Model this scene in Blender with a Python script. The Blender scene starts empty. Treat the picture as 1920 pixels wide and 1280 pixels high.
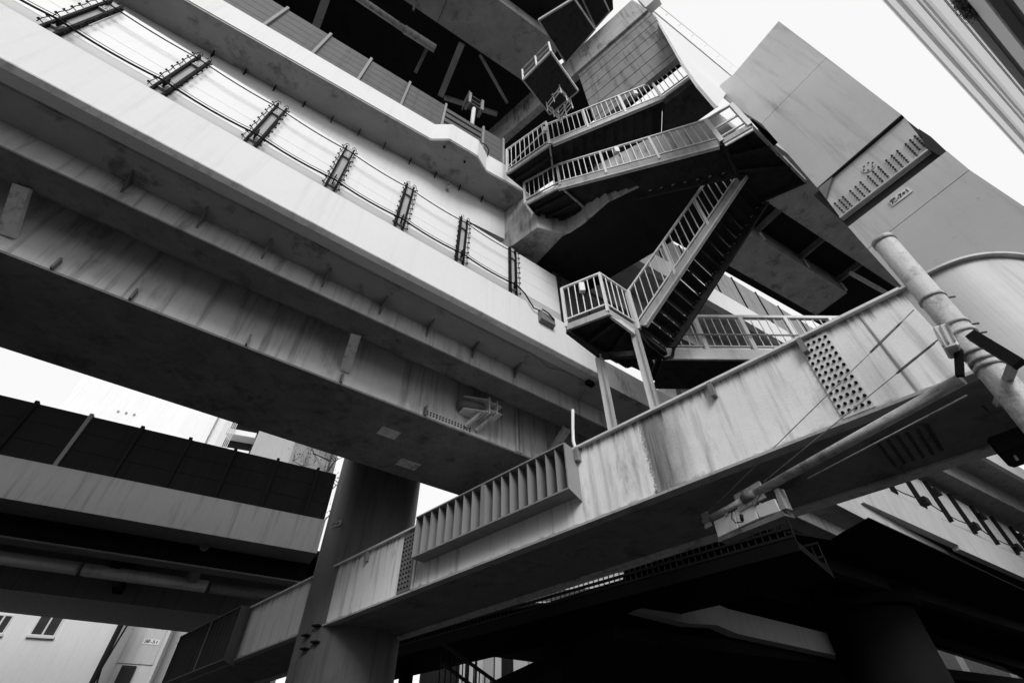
import bpy, bmesh, math, random
import numpy as np
from mathutils import Vector, Matrix
random.seed(7)
rad = math.radians
# ------------------------------------------------------------------ camera
sc = bpy.context.scene
FOC, ZX, ZY, CX, CY = 900.0, 945.0, -270.0, 960.0, 640.0
CAM = np.array([0.0, 0.0, 1.6])
_up = np.array([ZX - CX, -(ZY - CY), -FOC]); _up /= np.linalg.norm(_up)
_v = np.array([0, 0, -1.0]); _y = _v - _up * (_v @ _up); _y /= np.linalg.norm(_y)
_x = np.cross(_y, _up)
ROT = np.array([_x, _y, _up])
cd = bpy.data.cameras.new('camera'); cam = bpy.data.objects.new('camera', cd); sc.collection.objects.link(cam)
cd.sensor_width = 36; cd.lens = FOC * 36 / 1920; cd.clip_end = 2000; cd.clip_start = 0.05
m4 = Matrix.Identity(4)
for i in range(3):
    for j in range(3): m4[i][j] = ROT[i][j]
    m4[i][3] = CAM[i]
cam.matrix_world = m4
sc.camera = cam
# ------------------------------------------------------------------ sky and sun (bright overcast, monochrome film)
SUN_AZ, SUN_EL = 168.0, 38.0
w = bpy.data.worlds.new('World'); sc.world = w; w.use_nodes = True
nt = w.node_tree; bg = nt.nodes['Background']
sky = nt.nodes.new('ShaderNodeTexSky'); sky.sky_type = 'NISHITA'; sky.sun_disc = False
sky.sun_elevation = rad(SUN_EL); sky.sun_rotation = rad(SUN_AZ)
sky.air_density = 1.0; sky.dust_density = 4.0; sky.ozone_density = 1.0
bw = nt.nodes.new('ShaderNodeRGBToBW'); mixs = nt.nodes.new('ShaderNodeMix'); mixs.data_type = 'FLOAT'
mixs.inputs[0].default_value = 0.72
mixs.inputs[3].default_value = 8.7      # even cloud layer
nt.links.new(sky.outputs[0], bw.inputs[0]); nt.links.new(bw.outputs[0], mixs.inputs[2])
nt.links.new(mixs.outputs[0], bg.inputs[0]); bg.inputs[1].default_value = 0.10
sd = bpy.data.lights.new('sun', 'SUN'); sd.energy = 1.5; sd.angle = rad(24); sd.color = (1, 1, 1)
so = bpy.data.objects.new('sun', sd); sc.collection.objects.link(so)
_s = Vector((math.sin(rad(SUN_AZ)) * math.cos(rad(SUN_EL)), math.cos(rad(SUN_AZ)) * math.cos(rad(SUN_EL)), math.sin(rad(SUN_EL))))
so.rotation_euler = _s.to_track_quat('Z', 'Y').to_euler(); so.location = (10, -30, 40)
vs = sc.view_settings; vs.view_transform = 'Standard'; vs.look = 'None'; vs.exposure = 0.5; vs.gamma = 1.0
vs.use_curve_mapping = False
sc.cycles.max_bounces = 6; sc.cycles.diffuse_bounces = 3; sc.cycles.caustics_reflective = False; sc.cycles.caustics_refractive = False

# ------------------------------------------------------------------ survey helpers: photograph point -> place in the world
def A3(*p): return np.array(p, float)
def ray(u, v):
    d = ROT @ np.array([u - CX, -(v - CY), -FOC]); return d / np.linalg.norm(d)
def H(u, v, z):                       # point of that sight line at height z
    d = ray(u, v); return CAM + d * (z - CAM[2]) / d[2]
def W(u, v, p, az, off=0.0):          # point of that sight line on the vertical plane through p along azimuth az
    n = perp(az); d = ray(u, v); q = np.array([p[0], p[1], 0]) + n * off
    return CAM + d * (n @ (q - CAM * [1, 1, 0])) / (n @ d)
def dirv(az): return A3(math.sin(rad(az)), math.cos(rad(az)), 0)
def perp(az): return A3(-math.cos(rad(az)), math.sin(rad(az)), 0)
def Rr(u, v, r):                      # point of that sight line at horizontal distance r
    d = ray(u, v); return CAM + d * r / math.hypot(d[0], d[1])
class Frame:                          # s along azimuth, o away from the camera, z up
    def __init__(f, p, az): f.p = A3(p[0], p[1], 0); f.d = dirv(az); f.n = perp(az); f.az = az
    def at(f, s, o, z): return f.p + f.d * s + f.n * o + A3(0, 0, z)
    def so(f, q): return (q - f.p) @ f.d, (q - f.p) @ f.n
    def s(f, q): return f.so(q)[0]
    def w(f, u, v, off=0.0):
        q = W(u, v, f.p, f.az, off); return (f.s(q), q[2])
# ------------------------------------------------------------------ materials
MATS = {}
def mat(name, g, var=0.12, scale=1.6, streak=0.0, stain=0.0, rough=0.75, bump=0.15, fine=0.06, metal=0.0, bscale=40, stainlo=0.52, extra=None):
    if name in MATS: return MATS[name]
    m = bpy.data.materials.new(name); m.use_nodes = True; t = m.node_tree; b = t.nodes['Principled BSDF']
    N = t.nodes.new; L = t.links.new
    b.inputs['Roughness'].default_value = rough; b.inputs['Metallic'].default_value = metal
    b.inputs['Specular IOR Level'].default_value = 0.03 if g < 0.06 and rough > .3 else (0.15 if g < 0.2 else 0.3)
    tc = N('ShaderNodeTexCoord')
    def noise(sc_, detail=4, vec=None, rgh=0.6):
        n = N('ShaderNodeTexNoise'); n.inputs['Scale'].default_value = sc_; n.inputs['Detail'].default_value = detail
        n.inputs['Roughness'].default_value = rgh
        L(vec if vec else tc.outputs['Object'], n.inputs['Vector']); return n.outputs[0]
    def mth(op, a, bb, c=None):
        n = N('ShaderNodeMath'); n.operation = op
        for k, q in enumerate((a, bb, c)):
            if q is None: continue
            if isinstance(q, (int, float)): n.inputs[k].default_value = q
            else: L(q, n.inputs[k])
        return n.outputs[0]
    def ramp(x, lo, hi):
        n = N('ShaderNodeMapRange'); n.inputs[1].default_value = lo; n.inputs[2].default_value = hi; n.interpolation_type = 'SMOOTHSTEP'
        L(x, n.inputs[0]); return n.outputs[0]
    big = noise(scale, 5)
    f = mth('MULTIPLY_ADD', big, 2 * var, 1 - var)
    fn = noise(scale * 14, 3)
    f = mth('MULTIPLY', f, mth('MULTIPLY_ADD', fn, 2 * fine, 1 - fine))
    if streak > 0:
        mp = N('ShaderNodeMapping'); mp.inputs['Scale'].default_value = (5.0, 5.0, 0.28); L(tc.outputs['Object'], mp.inputs[0])
        s1 = noise(1.3, 4, mp.outputs[0], 0.65)
        f = mth('MULTIPLY', f, mth('MULTIPLY_ADD', ramp(s1, 0.48, 0.72), -streak, 1.0))
    if stain > 0:
        mp2 = N('ShaderNodeMapping'); mp2.inputs['Scale'].default_value = (1.4, 1.4, 0.45); L(tc.outputs['Object'], mp2.inputs[0])
        s2 = noise(1.1, 6, mp2.outputs[0], 0.7); s3 = noise(9, 4)
        k = mth('MULTIPLY', ramp(s2, stainlo, stainlo + 0.16), mth('MULTIPLY_ADD', s3, 0.9, 0.35))
        f = mth('MULTIPLY', f, mth('MAXIMUM', mth('MULTIPLY_ADD', k, -stain, 1.0), 0.08))
    if extra: f = mth('MULTIPLY', f, extra(N, L, mth, ramp, noise, tc))
    v = mth('MULTIPLY', f, g)
    cmb = N('ShaderNodeCombineColor')
    for i in range(3): L(v, cmb.inputs[i])
    L(cmb.outputs[0], b.inputs['Base Color'])
    if bump > 0:
        bp = N('ShaderNodeBump'); bp.inputs['Strength'].default_value = bump; bp.inputs['Distance'].default_value = 0.02
        L(noise(bscale, 3), bp.inputs['Height']); L(bp.outputs[0], b.inputs['Normal'])
    MATS[name] = m; return m
M_white = mat('white_parapet_paint', 0.75, 0.05, 0.7, streak=0.07, fine=0.03, bump=0.06)
M_panel = mat('white_barrier_panel', 0.81, 0.04, 0.8, streak=0.05, fine=0.02, bump=0.03, rough=0.5)
M_kick = mat('grey_kick_panel', 0.50, 0.06, 0.8, rough=0.5, bump=0.03)
M_black = mat('black_metal', 0.015, 0.2, 3, rough=0.5, bump=0.1)
M_dsteel = mat('dark_girder_paint', 0.20, 0.5, 1.8, streak=0.25, stain=0.6, rough=0.6, fine=.15)
M_web = mat('girder_web_paint', 0.64, 0.28, 1.1, streak=0.5, stain=0.5, rough=0.55)
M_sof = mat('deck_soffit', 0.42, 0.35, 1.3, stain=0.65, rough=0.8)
M_sofd = mat('shade_toned_soffit', 0.028, 0.3, 0.8, stain=0.4, rough=0.85)  # near-black underside colour stands in for the shade below the decks
def pier_wear(N, L, mth, ramp, noise, tc):
    mp = N('ShaderNodeMapping'); mp.inputs['Scale'].default_value = (6, 6, 14); mp.inputs['Rotation'].default_value = (.3, .2, 0); L(tc.outputs['Object'], mp.inputs[0])
    sc_ = mth('MULTIPLY', ramp(noise(1.0, 6, mp.outputs[0], .75), .60, .70), ramp(noise(.9, 3), .50, .62))
    pn = ramp(noise(.35, 2), .4, .6)
    return mth('MULTIPLY', mth('MULTIPLY_ADD', sc_, -.38, 1.0), mth('MULTIPLY_ADD', pn, -.10, 1.05))
M_pier = mat('pier_grey_paint', 0.58, 0.07, 0.6, streak=0.22, stain=0.3, rough=0.5, bump=0.05, fine=0.05, stainlo=0.57, extra=pier_wear)
M_pierd = mat('pier_groove', 0.05, 0.4, 2.5)
M_stair = mat('stair_white_paint', 0.74, 0.08, 2, streak=0.15, stain=0.2, rough=0.5, bump=0.05)
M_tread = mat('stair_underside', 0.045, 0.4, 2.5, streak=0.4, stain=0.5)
M_string = mat('stringer_paint', 0.42, 0.2, 2.5, streak=0.3, stain=0.4, rough=0.5)
M_conc = mat('concrete', 0.46, 0.3, 2.2, streak=0.5, stain=0.8, fine=.15, rough=0.9, bump=0.3)
M_wall = mat('dark_noise_wall', 0.11, 0.25, 1.6, streak=0.25, rough=0.55)
M_wpost = mat('noise_wall_post', 0.30, 0.15, 2.5, streak=0.3)
def galv_wear(N, L, mth, ramp, noise, tc):
    sp = ramp(noise(55, 4, None, .8), .58, .66); bl = ramp(noise(6, 5, None, .7), .5, .64)
    return mth('MULTIPLY', mth('MULTIPLY_ADD', sp, .30, .9), mth('MULTIPLY_ADD', bl, -.38, 1.05))
M_galv = mat('galvanised_steel', 0.50, 0.2, 7, streak=0.35, stain=0.4, rough=0.5, bump=0.25, metal=0.0, fine=.25, extra=galv_wear)
M_bolt = mat('bolt_head', 0.10, 0.3, 12, rough=0.4, metal=0.3)
M_wallA = mat('pale_panel_wall', 0.24, 0.2, 1.4, streak=0.55, stain=.5, rough=0.7)
M_bwhite = mat('building_white', 0.80, 0.04, 0.5, streak=0.06, bump=0.08)
M_bgrey = mat('building_grey', 0.40, 0.08, 0.7, streak=0.1)
M_bdark = mat('building_dark', 0.035, 0.3, 1.0, rough=0.4)
M_gran = mat('granite_band', 0.30, 0.25, 9, fine=0.3, rough=0.6)
M_glass = mat('window_glass', 0.05, 0.3, 1.5, rough=0.08, bump=0)
M_frame = mat('window_frame', 0.7, 0.05, 2, rough=0.4)
M_asph = mat('asphalt', 0.05, 0.3, 0.5, rough=0.9, bump=0.4)
M_col = mat('column_paint', 0.15, 0.25, 0.7, streak=0.35, stain=0.3, rough=0.5)
M_leaf = mat('leaf', 0.06, 0.4, 5, rough=0.6, bump=0)
M_bark = mat('bark', 0.05, 0.4, 9, rough=0.9)
M_plate = mat('sign_plate', 0.80, 0.03, 3, rough=0.4, bump=0)
M_ink = mat('sign_lettering', 0.015, 0.05, 3, rough=0.6, bump=0)
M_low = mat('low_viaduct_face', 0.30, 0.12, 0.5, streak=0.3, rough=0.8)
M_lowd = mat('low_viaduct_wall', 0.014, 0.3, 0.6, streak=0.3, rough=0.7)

# ------------------------------------------------------------------ mesh helpers
COL = sc.collection
class G:
    def __init__(g): g.v = []; g.f = []; g.sm = []
    def add(g, vs, fs, sm=False):
        b = len(g.v); g.v += [tuple(map(float, p)) for p in vs]
        for f in fs: g.f.append([b + i for i in f]); g.sm.append(sm)
        return g
    def prism(g, poly, vec):
        poly = [A3(*p) for p in poly]; vec = A3(*vec); n = len(poly)
        fs = [list(range(n))[::-1], list(range(n, 2 * n))] + [[i, (i + 1) % n, n + (i + 1) % n, n + i] for i in range(n)]
        return g.add(poly + [p + vec for p in poly], fs)
    def bar(g, p, q, w, h, up=(0, 0, 1)):
        p = A3(*p); q = A3(*q); d = q - p; d /= np.linalg.norm(d); s = np.cross(d, A3(*up))
        if np.linalg.norm(s) < 1e-4: s = np.cross(d, A3(0, 1, 0))
        s /= np.linalg.norm(s); u = np.cross(s, d); s = s * w / 2; u = u * h / 2
        return g.prism([p - s - u, p + s - u, p + s + u, p - s + u], q - p)
    def tube(g, pts, r, n=8, cap=True):
        pts = [A3(*p) for p in pts]; rings = []; ref = None
        for i, p in enumerate(pts):
            t = pts[min(i + 1, len(pts) - 1)] - pts[max(i - 1, 0)]; t /= np.linalg.norm(t)
            if ref is None: ref = np.cross(t, A3(0.31, 0.2, 0.93)); ref /= np.linalg.norm(ref)
            ref = ref - t * (ref @ t); ref /= np.linalg.norm(ref); b = np.cross(t, ref)
            rr = r[i] if isinstance(r, (list, tuple)) else r
            rings.append([p + (ref * math.cos(a) + b * math.sin(a)) * rr for a in [2 * math.pi * k / n for k in range(n)]])
        vs_ = [p for R_ in rings for p in R_]; fs = []
        for i in range(len(pts) - 1):
            for k in range(n): fs.append([i * n + k, i * n + (k + 1) % n, (i + 1) * n + (k + 1) % n, (i + 1) * n + k])
        g.add(vs_, fs, True)
        if cap:
            g.add(rings[0], [list(range(n))[::-1]]); g.add(rings[-1], [list(range(n))])
        return g
    def plate(g, quad, thick):         # quad of 3d points, thickened along vector
        return g.prism(quad, thick)
    def build(g, name, m, parent=None, bevel=0.0, **tags):
        off = rootloc(parent) if parent else None
        vs_ = np.array(g.v)
        if off is None:
            off = A3((vs_[:, 0].min() + vs_[:, 0].max()) / 2, (vs_[:, 1].min() + vs_[:, 1].max()) / 2, vs_[:, 2].min())
        me = bpy.data.meshes.new(name); me.from_pydata([tuple(p) for p in vs_ - off], [], g.f)
        me.polygons.foreach_set('use_smooth', g.sm); me.update()
        bm = bmesh.new(); bm.from_mesh(me); bmesh.ops.remove_doubles(bm, verts=bm.verts, dist=1e-5)
        bmesh.ops.recalc_face_normals(bm, faces=bm.faces)
        if bevel: bmesh.ops.bevel(bm, geom=list(bm.edges), offset=bevel, segments=1, affect='EDGES', clamp_overlap=True)
        bm.to_mesh(me); bm.free(); me.materials.append(m)
        o = bpy.data.objects.new(name, me); COL.objects.link(o)
        if parent: o.parent = parent
        else: o.location = tuple(off)
        for k, v in tags.items(): o[k] = v
        return o
def rootloc(o):
    p = o
    while p.parent: p = p.parent
    return np.array(p.location)
def thing(name, label, cat, loc, group=None):
    o = bpy.data.objects.new(name, None); COL.objects.link(o); o.location = tuple(map(float, loc)); o.empty_display_size = 0.2
    o['label'] = label; o['category'] = cat
    if group: o['group'] = group
    return o
def inst(name, me, parent, loc, xa=None, ya=None, za=None):
    o = bpy.data.objects.new(name, me); COL.objects.link(o); o.parent = parent
    R = Matrix.Identity(4)
    if xa is not None:
        for i in range(3): R[i][0] = xa[i]; R[i][1] = ya[i]; R[i][2] = za[i]
    l = A3(*loc) - rootloc(parent)
    for i in range(3): R[i][3] = l[i]
    o.matrix_local = R; return o
def meshof(g, m, name):
    me = bpy.data.meshes.new(name); me.from_pydata(g.v, [], g.f); me.polygons.foreach_set('use_smooth', g.sm)
    bm = bmesh.new(); bm.from_mesh(me); bmesh.ops.recalc_face_normals(bm, faces=bm.faces); bm.to_mesh(me); bm.free()
    me.materials.append(m); return me
def boltmesh(r, h, m, name):          # hexagonal head with a round nut end, axis -Y (towards the viewer side of a face)
    g = G(); g.tube([(0, 0, 0), (0, -h * .62, 0)], r, 6); g.tube([(0, -h * .6, 0), (0, -h, 0)], [r * .62, r * .5], 6)
    for i in range(len(g.sm)): g.sm[i] = False
    return meshof(g, m, name)
def offpoly(pts, t):                  # offset an open plan polyline sideways (left of travel)
    pts = [A3(p[0], p[1], 0) for p in pts]; out = []
    for i, p in enumerate(pts):
        ns = []
        if i > 0: d = p - pts[i - 1]; ns.append(A3(-d[1], d[0], 0) / np.linalg.norm(d))
        if i < len(pts) - 1: d = pts[i + 1] - p; ns.append(A3(-d[1], d[0], 0) / np.linalg.norm(d))
        n = sum(ns); n = n / np.linalg.norm(n); out.append(p + n * t / max(0.3, n @ ns[0]))
    return out
def wallpoly(g, pts, z0, z1, t0, t1):
    a = offpoly(pts, t0); b = offpoly(pts, t1)
    for i in range(len(a) - 1):
        q = [a[i], a[i + 1], b[i + 1], b[i]]
        q = [A3(p[0], p[1], z0) for p in q]
        g.prism(q, (0, 0, z1 - z0))
    return g
def stripe(fr, s0, s1, prof, g=None): # extrude a section (o,z) along a frame
    g = g or G(); return g.prism([fr.at(s0, o, z) for o, z in prof], fr.d * (s1 - s0))
def rect(o0, o1, z0, z1): return [(o0, z0), (o1, z0), (o1, z1), (o0, z1)]
def ip(a, b, t): return A3(*a) * (1 - t) + A3(*b) * t
M_cgird = mat('high_girder_paint', 0.42, 0.55, 1.3, stain=0.6, rough=.7, fine=.2)
M_rpar = mat('dull_parapet', 0.46, .12, .6, streak=.25)
M_tgrey = mat('tower_grey', 0.72, .04, .7, bump=.02)
M_twhite = mat('tower_white', 0.92, .02, .7, bump=.02)
M_pitch = mat('shade_black', 0.010, 0.4, 1.0, rough=.8)  # near-black colour in place of deep shade on the low decks and column
M_rib = mat('bracket_paint', 0.26, 0.1, 2, streak=.2, rough=.5)
M_fb = mat('footbridge_paint', 0.02, 0.3, 2, rough=.6)
# portal beam paint: water stains, a grime patch below one post, dirty top and bottom edges
_p0 = H(1090, 840, 5.70); _FP = Frame(_p0, 133.2); _root = _FP.at(-1, .85, 4.53)
def beam_wear(N, L, mth, ramp, noise, tc):
    dot = N('ShaderNodeVectorMath'); dot.operation = 'DOT_PRODUCT'; dot.inputs[1].default_value = tuple(_FP.d); L(tc.outputs['Object'], dot.inputs[0])
    off = float((_root - _p0) @ _FP.d)
    s = mth('ADD', dot.outputs['Value'], off)
    sep = N('ShaderNodeSeparateXYZ'); L(tc.outputs['Object'], sep.inputs[0]); z = sep.outputs[2]
    mp = N('ShaderNodeMapping'); mp.inputs['Scale'].default_value = (9, 9, .5); L(tc.outputs['Object'], mp.inputs[0])
    stv = noise(1.6, 5, mp.outputs[0], .7); fine = noise(34, 4, None, .75); mid = noise(5, 5)
    sw = mth('ADD', s, mth('MULTIPLY', mth('SUBTRACT', fine, .5), .22)); sw = mth('ADD', sw, mth('MULTIPLY', mth('SUBTRACT', mid, .5), .15))
    sa = _FP.s(W(1198, 800, _FP.p, 133.2)); sb = _FP.s(W(1300, 800, _FP.p, 133.2))
    patch = mth('MULTIPLY', ramp(sw, sa - .02, sa + .05), mth('SUBTRACT', 1.0, ramp(sw, sa + .15, sb)))
    patch = mth('MULTIPLY', patch, mth('MULTIPLY_ADD', stv, .9, .3))
    out = mth('MAXIMUM', mth('MULTIPLY_ADD', patch, -1.0, 1.0), .12)
    top = ramp(mth('ADD', z, mth('MULTIPLY', mth('SUBTRACT', stv, .5), 1.1)), 1.05, 1.3)
    bot = ramp(mth('ADD', mth('MULTIPLY', z, -1.0), mth('MULTIPLY', mth('SUBTRACT', mid, .5), .25)), -.05, .02)
    out = mth('MULTIPLY', out, mth('MULTIPLY_ADD', top, -.7, 1.0)); out = mth('MULTIPLY', out, mth('MULTIPLY_ADD', bot, -.5, 1.0))
    spots = ramp(noise(60, 3, None, .8), .66, .74)
    return mth('MULTIPLY', out, mth('MULTIPLY_ADD', spots, -.35, 1.0))
M_beam = mat('portal_beam_paint', 0.86, 0.16, 1.2, streak=0.38, stain=0.6, rough=0.6, stainlo=0.56, extra=beam_wear)
# ================================================================== ground
g = G(); g.prism([(-400, -400, -0.3), (400, -400, -0.3), (400, 400, -0.3), (-400, 400, -0.3)], (0, 0, 0.3))
o = g.build('ground', M_asph); o['kind'] = 'structure'

# ================================================================== middle deck (A)
FA = Frame((0.1, 7.1), 52.8)
ZA0, ZA1 = 8.87, 10.11
va = thing('viaduct_deck', 'elevated road deck with white parapet and two dark girders under the wired white barrier', 'viaduct', FA.at(0, 1, 0), 'stacked expressway decks')
s_end = FA.w(1128, 706)[0]
stripe(FA, -45, s_end, [(0, 8.94), (0, ZA1), (.3, ZA1), (.3, ZA0), (.07, ZA0)]).build('parapet', M_white, va)
stripe(FA, -45, s_end, [(-.012, 8.925), (-.012, 8.955), (.06, 8.87), (.06, 8.845)]).build('drip_edge', M_string, va)
stripe(FA, -45, s_end, rect(.3, .95, ZA0, 9.3)).build('overhang_slab', M_sof, va)
stripe(FA, s_end + .01, 60, rect(.12, .95, ZA0, 9.7)).build('overhang_slab', M_sof, va)
stripe(FA, -45, 60, rect(.95, 1.42, 8.36, 9.98)).build('edge_girder', M_web, va)
stripe(FA, -45, 60, rect(.90, 1.46, 8.325, 8.358)).build('girder_flange', M_dsteel, va)
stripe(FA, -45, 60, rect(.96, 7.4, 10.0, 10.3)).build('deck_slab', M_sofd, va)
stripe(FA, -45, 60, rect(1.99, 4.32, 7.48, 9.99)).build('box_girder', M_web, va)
bf = stripe(FA, -45, 60, rect(1.94, 4.37, 7.435, 7.477)).build('box_girder_flange', M_dsteel, va)
for (u, v) in ((245, 337), (382, 405), (503, 459), (612, 515), (705, 584), (803, 610), (888, 650), (967, 687)):
    s = FA.s(H(u, v, ZA0)); G().prism([FA.at(s, .66, 8.868), FA.at(s, .949, 8.868), FA.at(s, .949, 8.58)], FA.d * .03).build('gusset', M_dsteel, va)
for (u, v) in ((242, 559), (460, 645), (797, 775), (95, 505), (640, 712)):
    s = FA.s(H(u, v, 7.5)); stripe(FA, s, s + .03, rect(1.88, 1.989, 7.478, 7.71)).build('stiffener', M_dsteel, va)
for u0, v0, u1, v1 in ((678, 612, 645, 700), (45, 335, 8, 446), (1065, 800, 1035, 850)):
    a_ = H(u0, v0, 8.3); sx_ = FA.s(W(u1, v1, FA.p, 52.8, 1.99)); z_ = W(u1, v1, FA.p, 52.8, 1.99)[2]
    G().bar(FA.at(FA.s(a_), 1.40, 8.28), FA.at(sx_, 1.989, z_ + .06), .2, .1).build('cross_strut', M_web, va)
for s, wd in ((-0.75, .9), (-6.2, .8), (1.9, .5)):
    stripe(FA, s, s + wd, rect(1.975, 1.989, 7.5, 9.9)).build('splice_plate', M_web, va)
for s, q, wd in ((-1.5, 2.7, .42), (-.6, 3.6, .5)):
    stripe(FA, s, s + wd, rect(q, q + .32, 7.422, 7.434)).build('patch_plate', M_web, va)
# rows of small splice bolts low on the box girder
g = G()
for k in range(16):
    for j in range(2):
        s = -0.95 + k * .075; g.tube([FA.at(s, 1.974, 7.57 + j * .06), FA.at(s, 1.95, 7.57 + j * .06)], .018, 6)
o = g.build('splice_bolts', M_bolt, va); o['kind'] = 'stuff'
for s in (1.42, 1.52): stripe(FA, s, s + .03, rect(1.90, 1.989, 7.478, 9.9)).build('stiffener', M_web, va)
G().tube([FA.at(s, 1.68, 8.55) for s in (-45, -10, 0, 12)], .05, 8).build('drain_pipe', M_dsteel, va)
for k in range(9): stripe(FA, -12 + k * 1.9, -11.9 + k * 1.9, rect(1.47, 1.98, 9.3, 9.98)).build('floor_rib', M_dsteel, va)
# conduit along the soffit
pts = [FA.at(s, .34, 8.84) for s in (-15, -8, 0)] + [H(u, v, 8.84) for u, v in ((995, 664), (1012, 676), (1028, 690), (1052, 694), (1100, 717), (1097, 737), (1077, 764))]
G().tube(pts, .013, 6).build('conduit', M_string, va)
G().bar(H(1100, 716, 8.8), H(1112, 722, 8.8), .12, .1).build('conduit_box', M_black, va)
# steel bracket on the box girder
wo = 1.989
s0, zq_ = FA.w(916, 772, 1.55); o0 = 1.55
br = thing('bearing_bracket', 'open steel bracket with thick pipe bolted to the box girder web', 'bracket', FA.at(s0, 1.9, zq_ - .3))
for z in (zq_, zq_ + .33):
    G().prism([FA.at(s0 - .52, wo, z), FA.at(s0 - .52, o0 + .2, z), FA.at(s0, o0, z), FA.at(s0, wo, z)], (0, 0, .02)).build('shelf_plate', M_stair, br)
stripe(FA, s0, s0 + .025, rect(o0 - .03, wo, zq_ - .05, zq_ + .42)).build('end_plate', M_stair, br)
for z in (zq_ + .06, zq_ + .27): stripe(FA, s0 + .026, s0 + .36, rect(o0 - .02, o0 + .3, z, z + .02)).build('flange_plate', M_stair, br)
stripe(FA, s0 + .19, s0 + .21, rect(o0 - .05, o0 + .32, zq_ - .02, zq_ + .38)).build('cross_plate', M_stair, br)
G().tube([FA.at(s0 - .6, o0 + .32, zq_ + .17), FA.at(s0 - .03, o0 + .2, zq_ + .17)], .12, 16).build('pipe', M_dsteel, br)
for k in (-.12, .16): G().bar(FA.at(s0 + k, o0 + .08, zq_ - .02), FA.at(s0 + k - .2, wo - .03, zq_ - .28), .07, .07).build('brace', M_web, br)

# ---- wired white noise barrier on the parapet
nb = thing('noise_barrier', 'white panel noise barrier with black wired posts standing on the white parapet', 'noise barrier', FA.at(0, .1, ZA1))
posts = [-8.85 + 1.472 * k for k in range(-3, 8)]
posts = [s for s in posts if s < 0.5]
s_last = FA.w(1053, 560)[0]
ztop = 12.05
edges = posts + [s_last]
zs = [(ZA1 + .012, 10.50, M_kick), (10.512, 11.02, M_panel), (11.028, 11.535, M_panel), (11.543, ztop, M_panel)]
for a, b in zip(edges[:-1], edges[1:]):
    for z0, z1, m in zs:
        stripe(FA, a + .11, b - (.11 if b != s_last else 0), rect(.10, .16, z0, z1)).build('panel', m, nb)
# shared post meshes, local frame x = along, y = away, z = up
def boxm(x0, x1, y0, y1, z0, z1, g=None):
    g = g or G(); return g.prism([(x0, y0, z0), (x1, y0, z0), (x1, y1, z0), (x0, y1, z0)], (0, 0, z1 - z0))
mp_web = meshof(boxm(-.08, .08, .085, .098, 0, 1.97), mat('post_web', 0.45, 0.12, 2.5, streak=.2), 'post_web')
mp_fl = meshof(boxm(-.018, .018, .02, .10, 0, 1.90), M_black, 'post_flange')
g = G(); boxm(-.055, -.01, .05, .085, .0, .14, g); boxm(.01, .055, .05, .085, 0, .14, g); boxm(-.066, .066, .04, .084, -.02, 0.01, g)
for x in (-.033, .033):
    for z in (.05, .12): g.tube([(x, .05, z), (x, .035, z)], .009, 6)
mp_cl = meshof(g, M_galv, 'clamp')
g = G(); boxm(-.012, .012, -.08, .03, -.02, .2, g)
mp_hook = meshof(g, M_black, 'cable_hook')
g = G(); pts = [(0, -.03, .05)]
for k in range(8):
    z = .2 + k * .2; pts += [(0.012 * (-1) ** k, -.035, z)]
pts += [(0, -.03, 1.78), (-.03, -.03, 1.90), (-.075, -.03, 1.92), (-.10, -.02, 1.84)]
g.tube(pts, .007, 5)
for k in range(9):
    z = .14 + k * .2; g.tube([(-.03, 0, z), (.03, -.03, z)], .008, 5); g.tube([(.03, -.03, z - .02), (.03, -.03, z + .02)], .014, 5)
mp_wire = meshof(g, M_black, 'tension_wire')
for s in posts:
    base = FA.at(s, 0, ZA1 + .002)
    p = inst('post', mp_web, nb, base, FA.d, FA.n, A3(0, 0, 1)); p['label'] = 'black edged steel post laced with looped wire'
    for sg in (-1, 1):
        inst('flange', mp_fl, p, (0, 0, 0)).matrix_local = Matrix.Translation((sg * .084, 0, 0))
        o = inst('tension_wire', mp_wire, p, (0, 0, 0)); o.matrix_local = Matrix.Translation((sg * .135, .02, 0)) @ Matrix.Diagonal((sg, 1, 1, 1))
    for z in (.26, 1.50): inst('clamp', mp_cl, p, (0, 0, 0)).matrix_local = Matrix.Translation((0, 0, z))
    inst('cable_hook', mp_hook, p, (0, 0, 0)).matrix_local = Matrix.Translation((0, 0, .28))
stripe(FA, s_last, s_last + .05, rect(-.02, .2, ZA1, 12.1)).build('end_post', M_black, nb)
stripe(FA, s_last + .06, s_last + 2.1, rect(.25, .3, ZA1, 12.5)).build('end_panel', M_wall, nb)
for zz, rr, nm, lb in ((11.66, .013, 'power_cable', 'thin black cable strung near the tops of the barrier posts'), (10.40, .019, 'power_cable', 'thick black cable strung near the feet of the barrier posts')):
    pts = []
    for a, b in zip(posts[:-1], posts[1:]):
        for k in range(6):
            t = k / 6; pts.append(FA.at(a + (b - a) * t, -.075, zz - .24 * t * (1 - t) * (1 if rr < .015 else 1.2)))
    pts.append(FA.at(posts[-1], -.075, zz))
    if rr > .015:
        q = FA.w(1012, 588); pts += [FA.at(posts[-1] + .25, -.06, 10.28), FA.at(posts[-1] + .5, -.05, 9.95), FA.at(q[0], -.09, q[1])]
    G().tube(pts, rr, 6).build(nm, M_black, None, label=lb, category='cable')
    if rr > .015:
        G().tube([A3(*p) + A3(0, 0, .085) for p in pts[:-4]], .006, 5).build('messenger_wire', M_black, None, label='hair thin wire running just above the thick lower barrier cable', category='wire')
q0 = FA.w(1008, 582); q1 = FA.w(1034, 617)
jb = thing('junction_box', 'dark tilted junction box where the thick cable enters the white parapet', 'junction box', FA.at(q0[0], -.05, q1[1]))
stripe(FA, q0[0], q1[0] + .03, [(-.0, q1[1] - .01), (-.0, q0[1]), (-.10, q0[1] - .08), (-.12, q1[1] + .04)]).build('housing', M_dsteel, jb)
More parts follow.
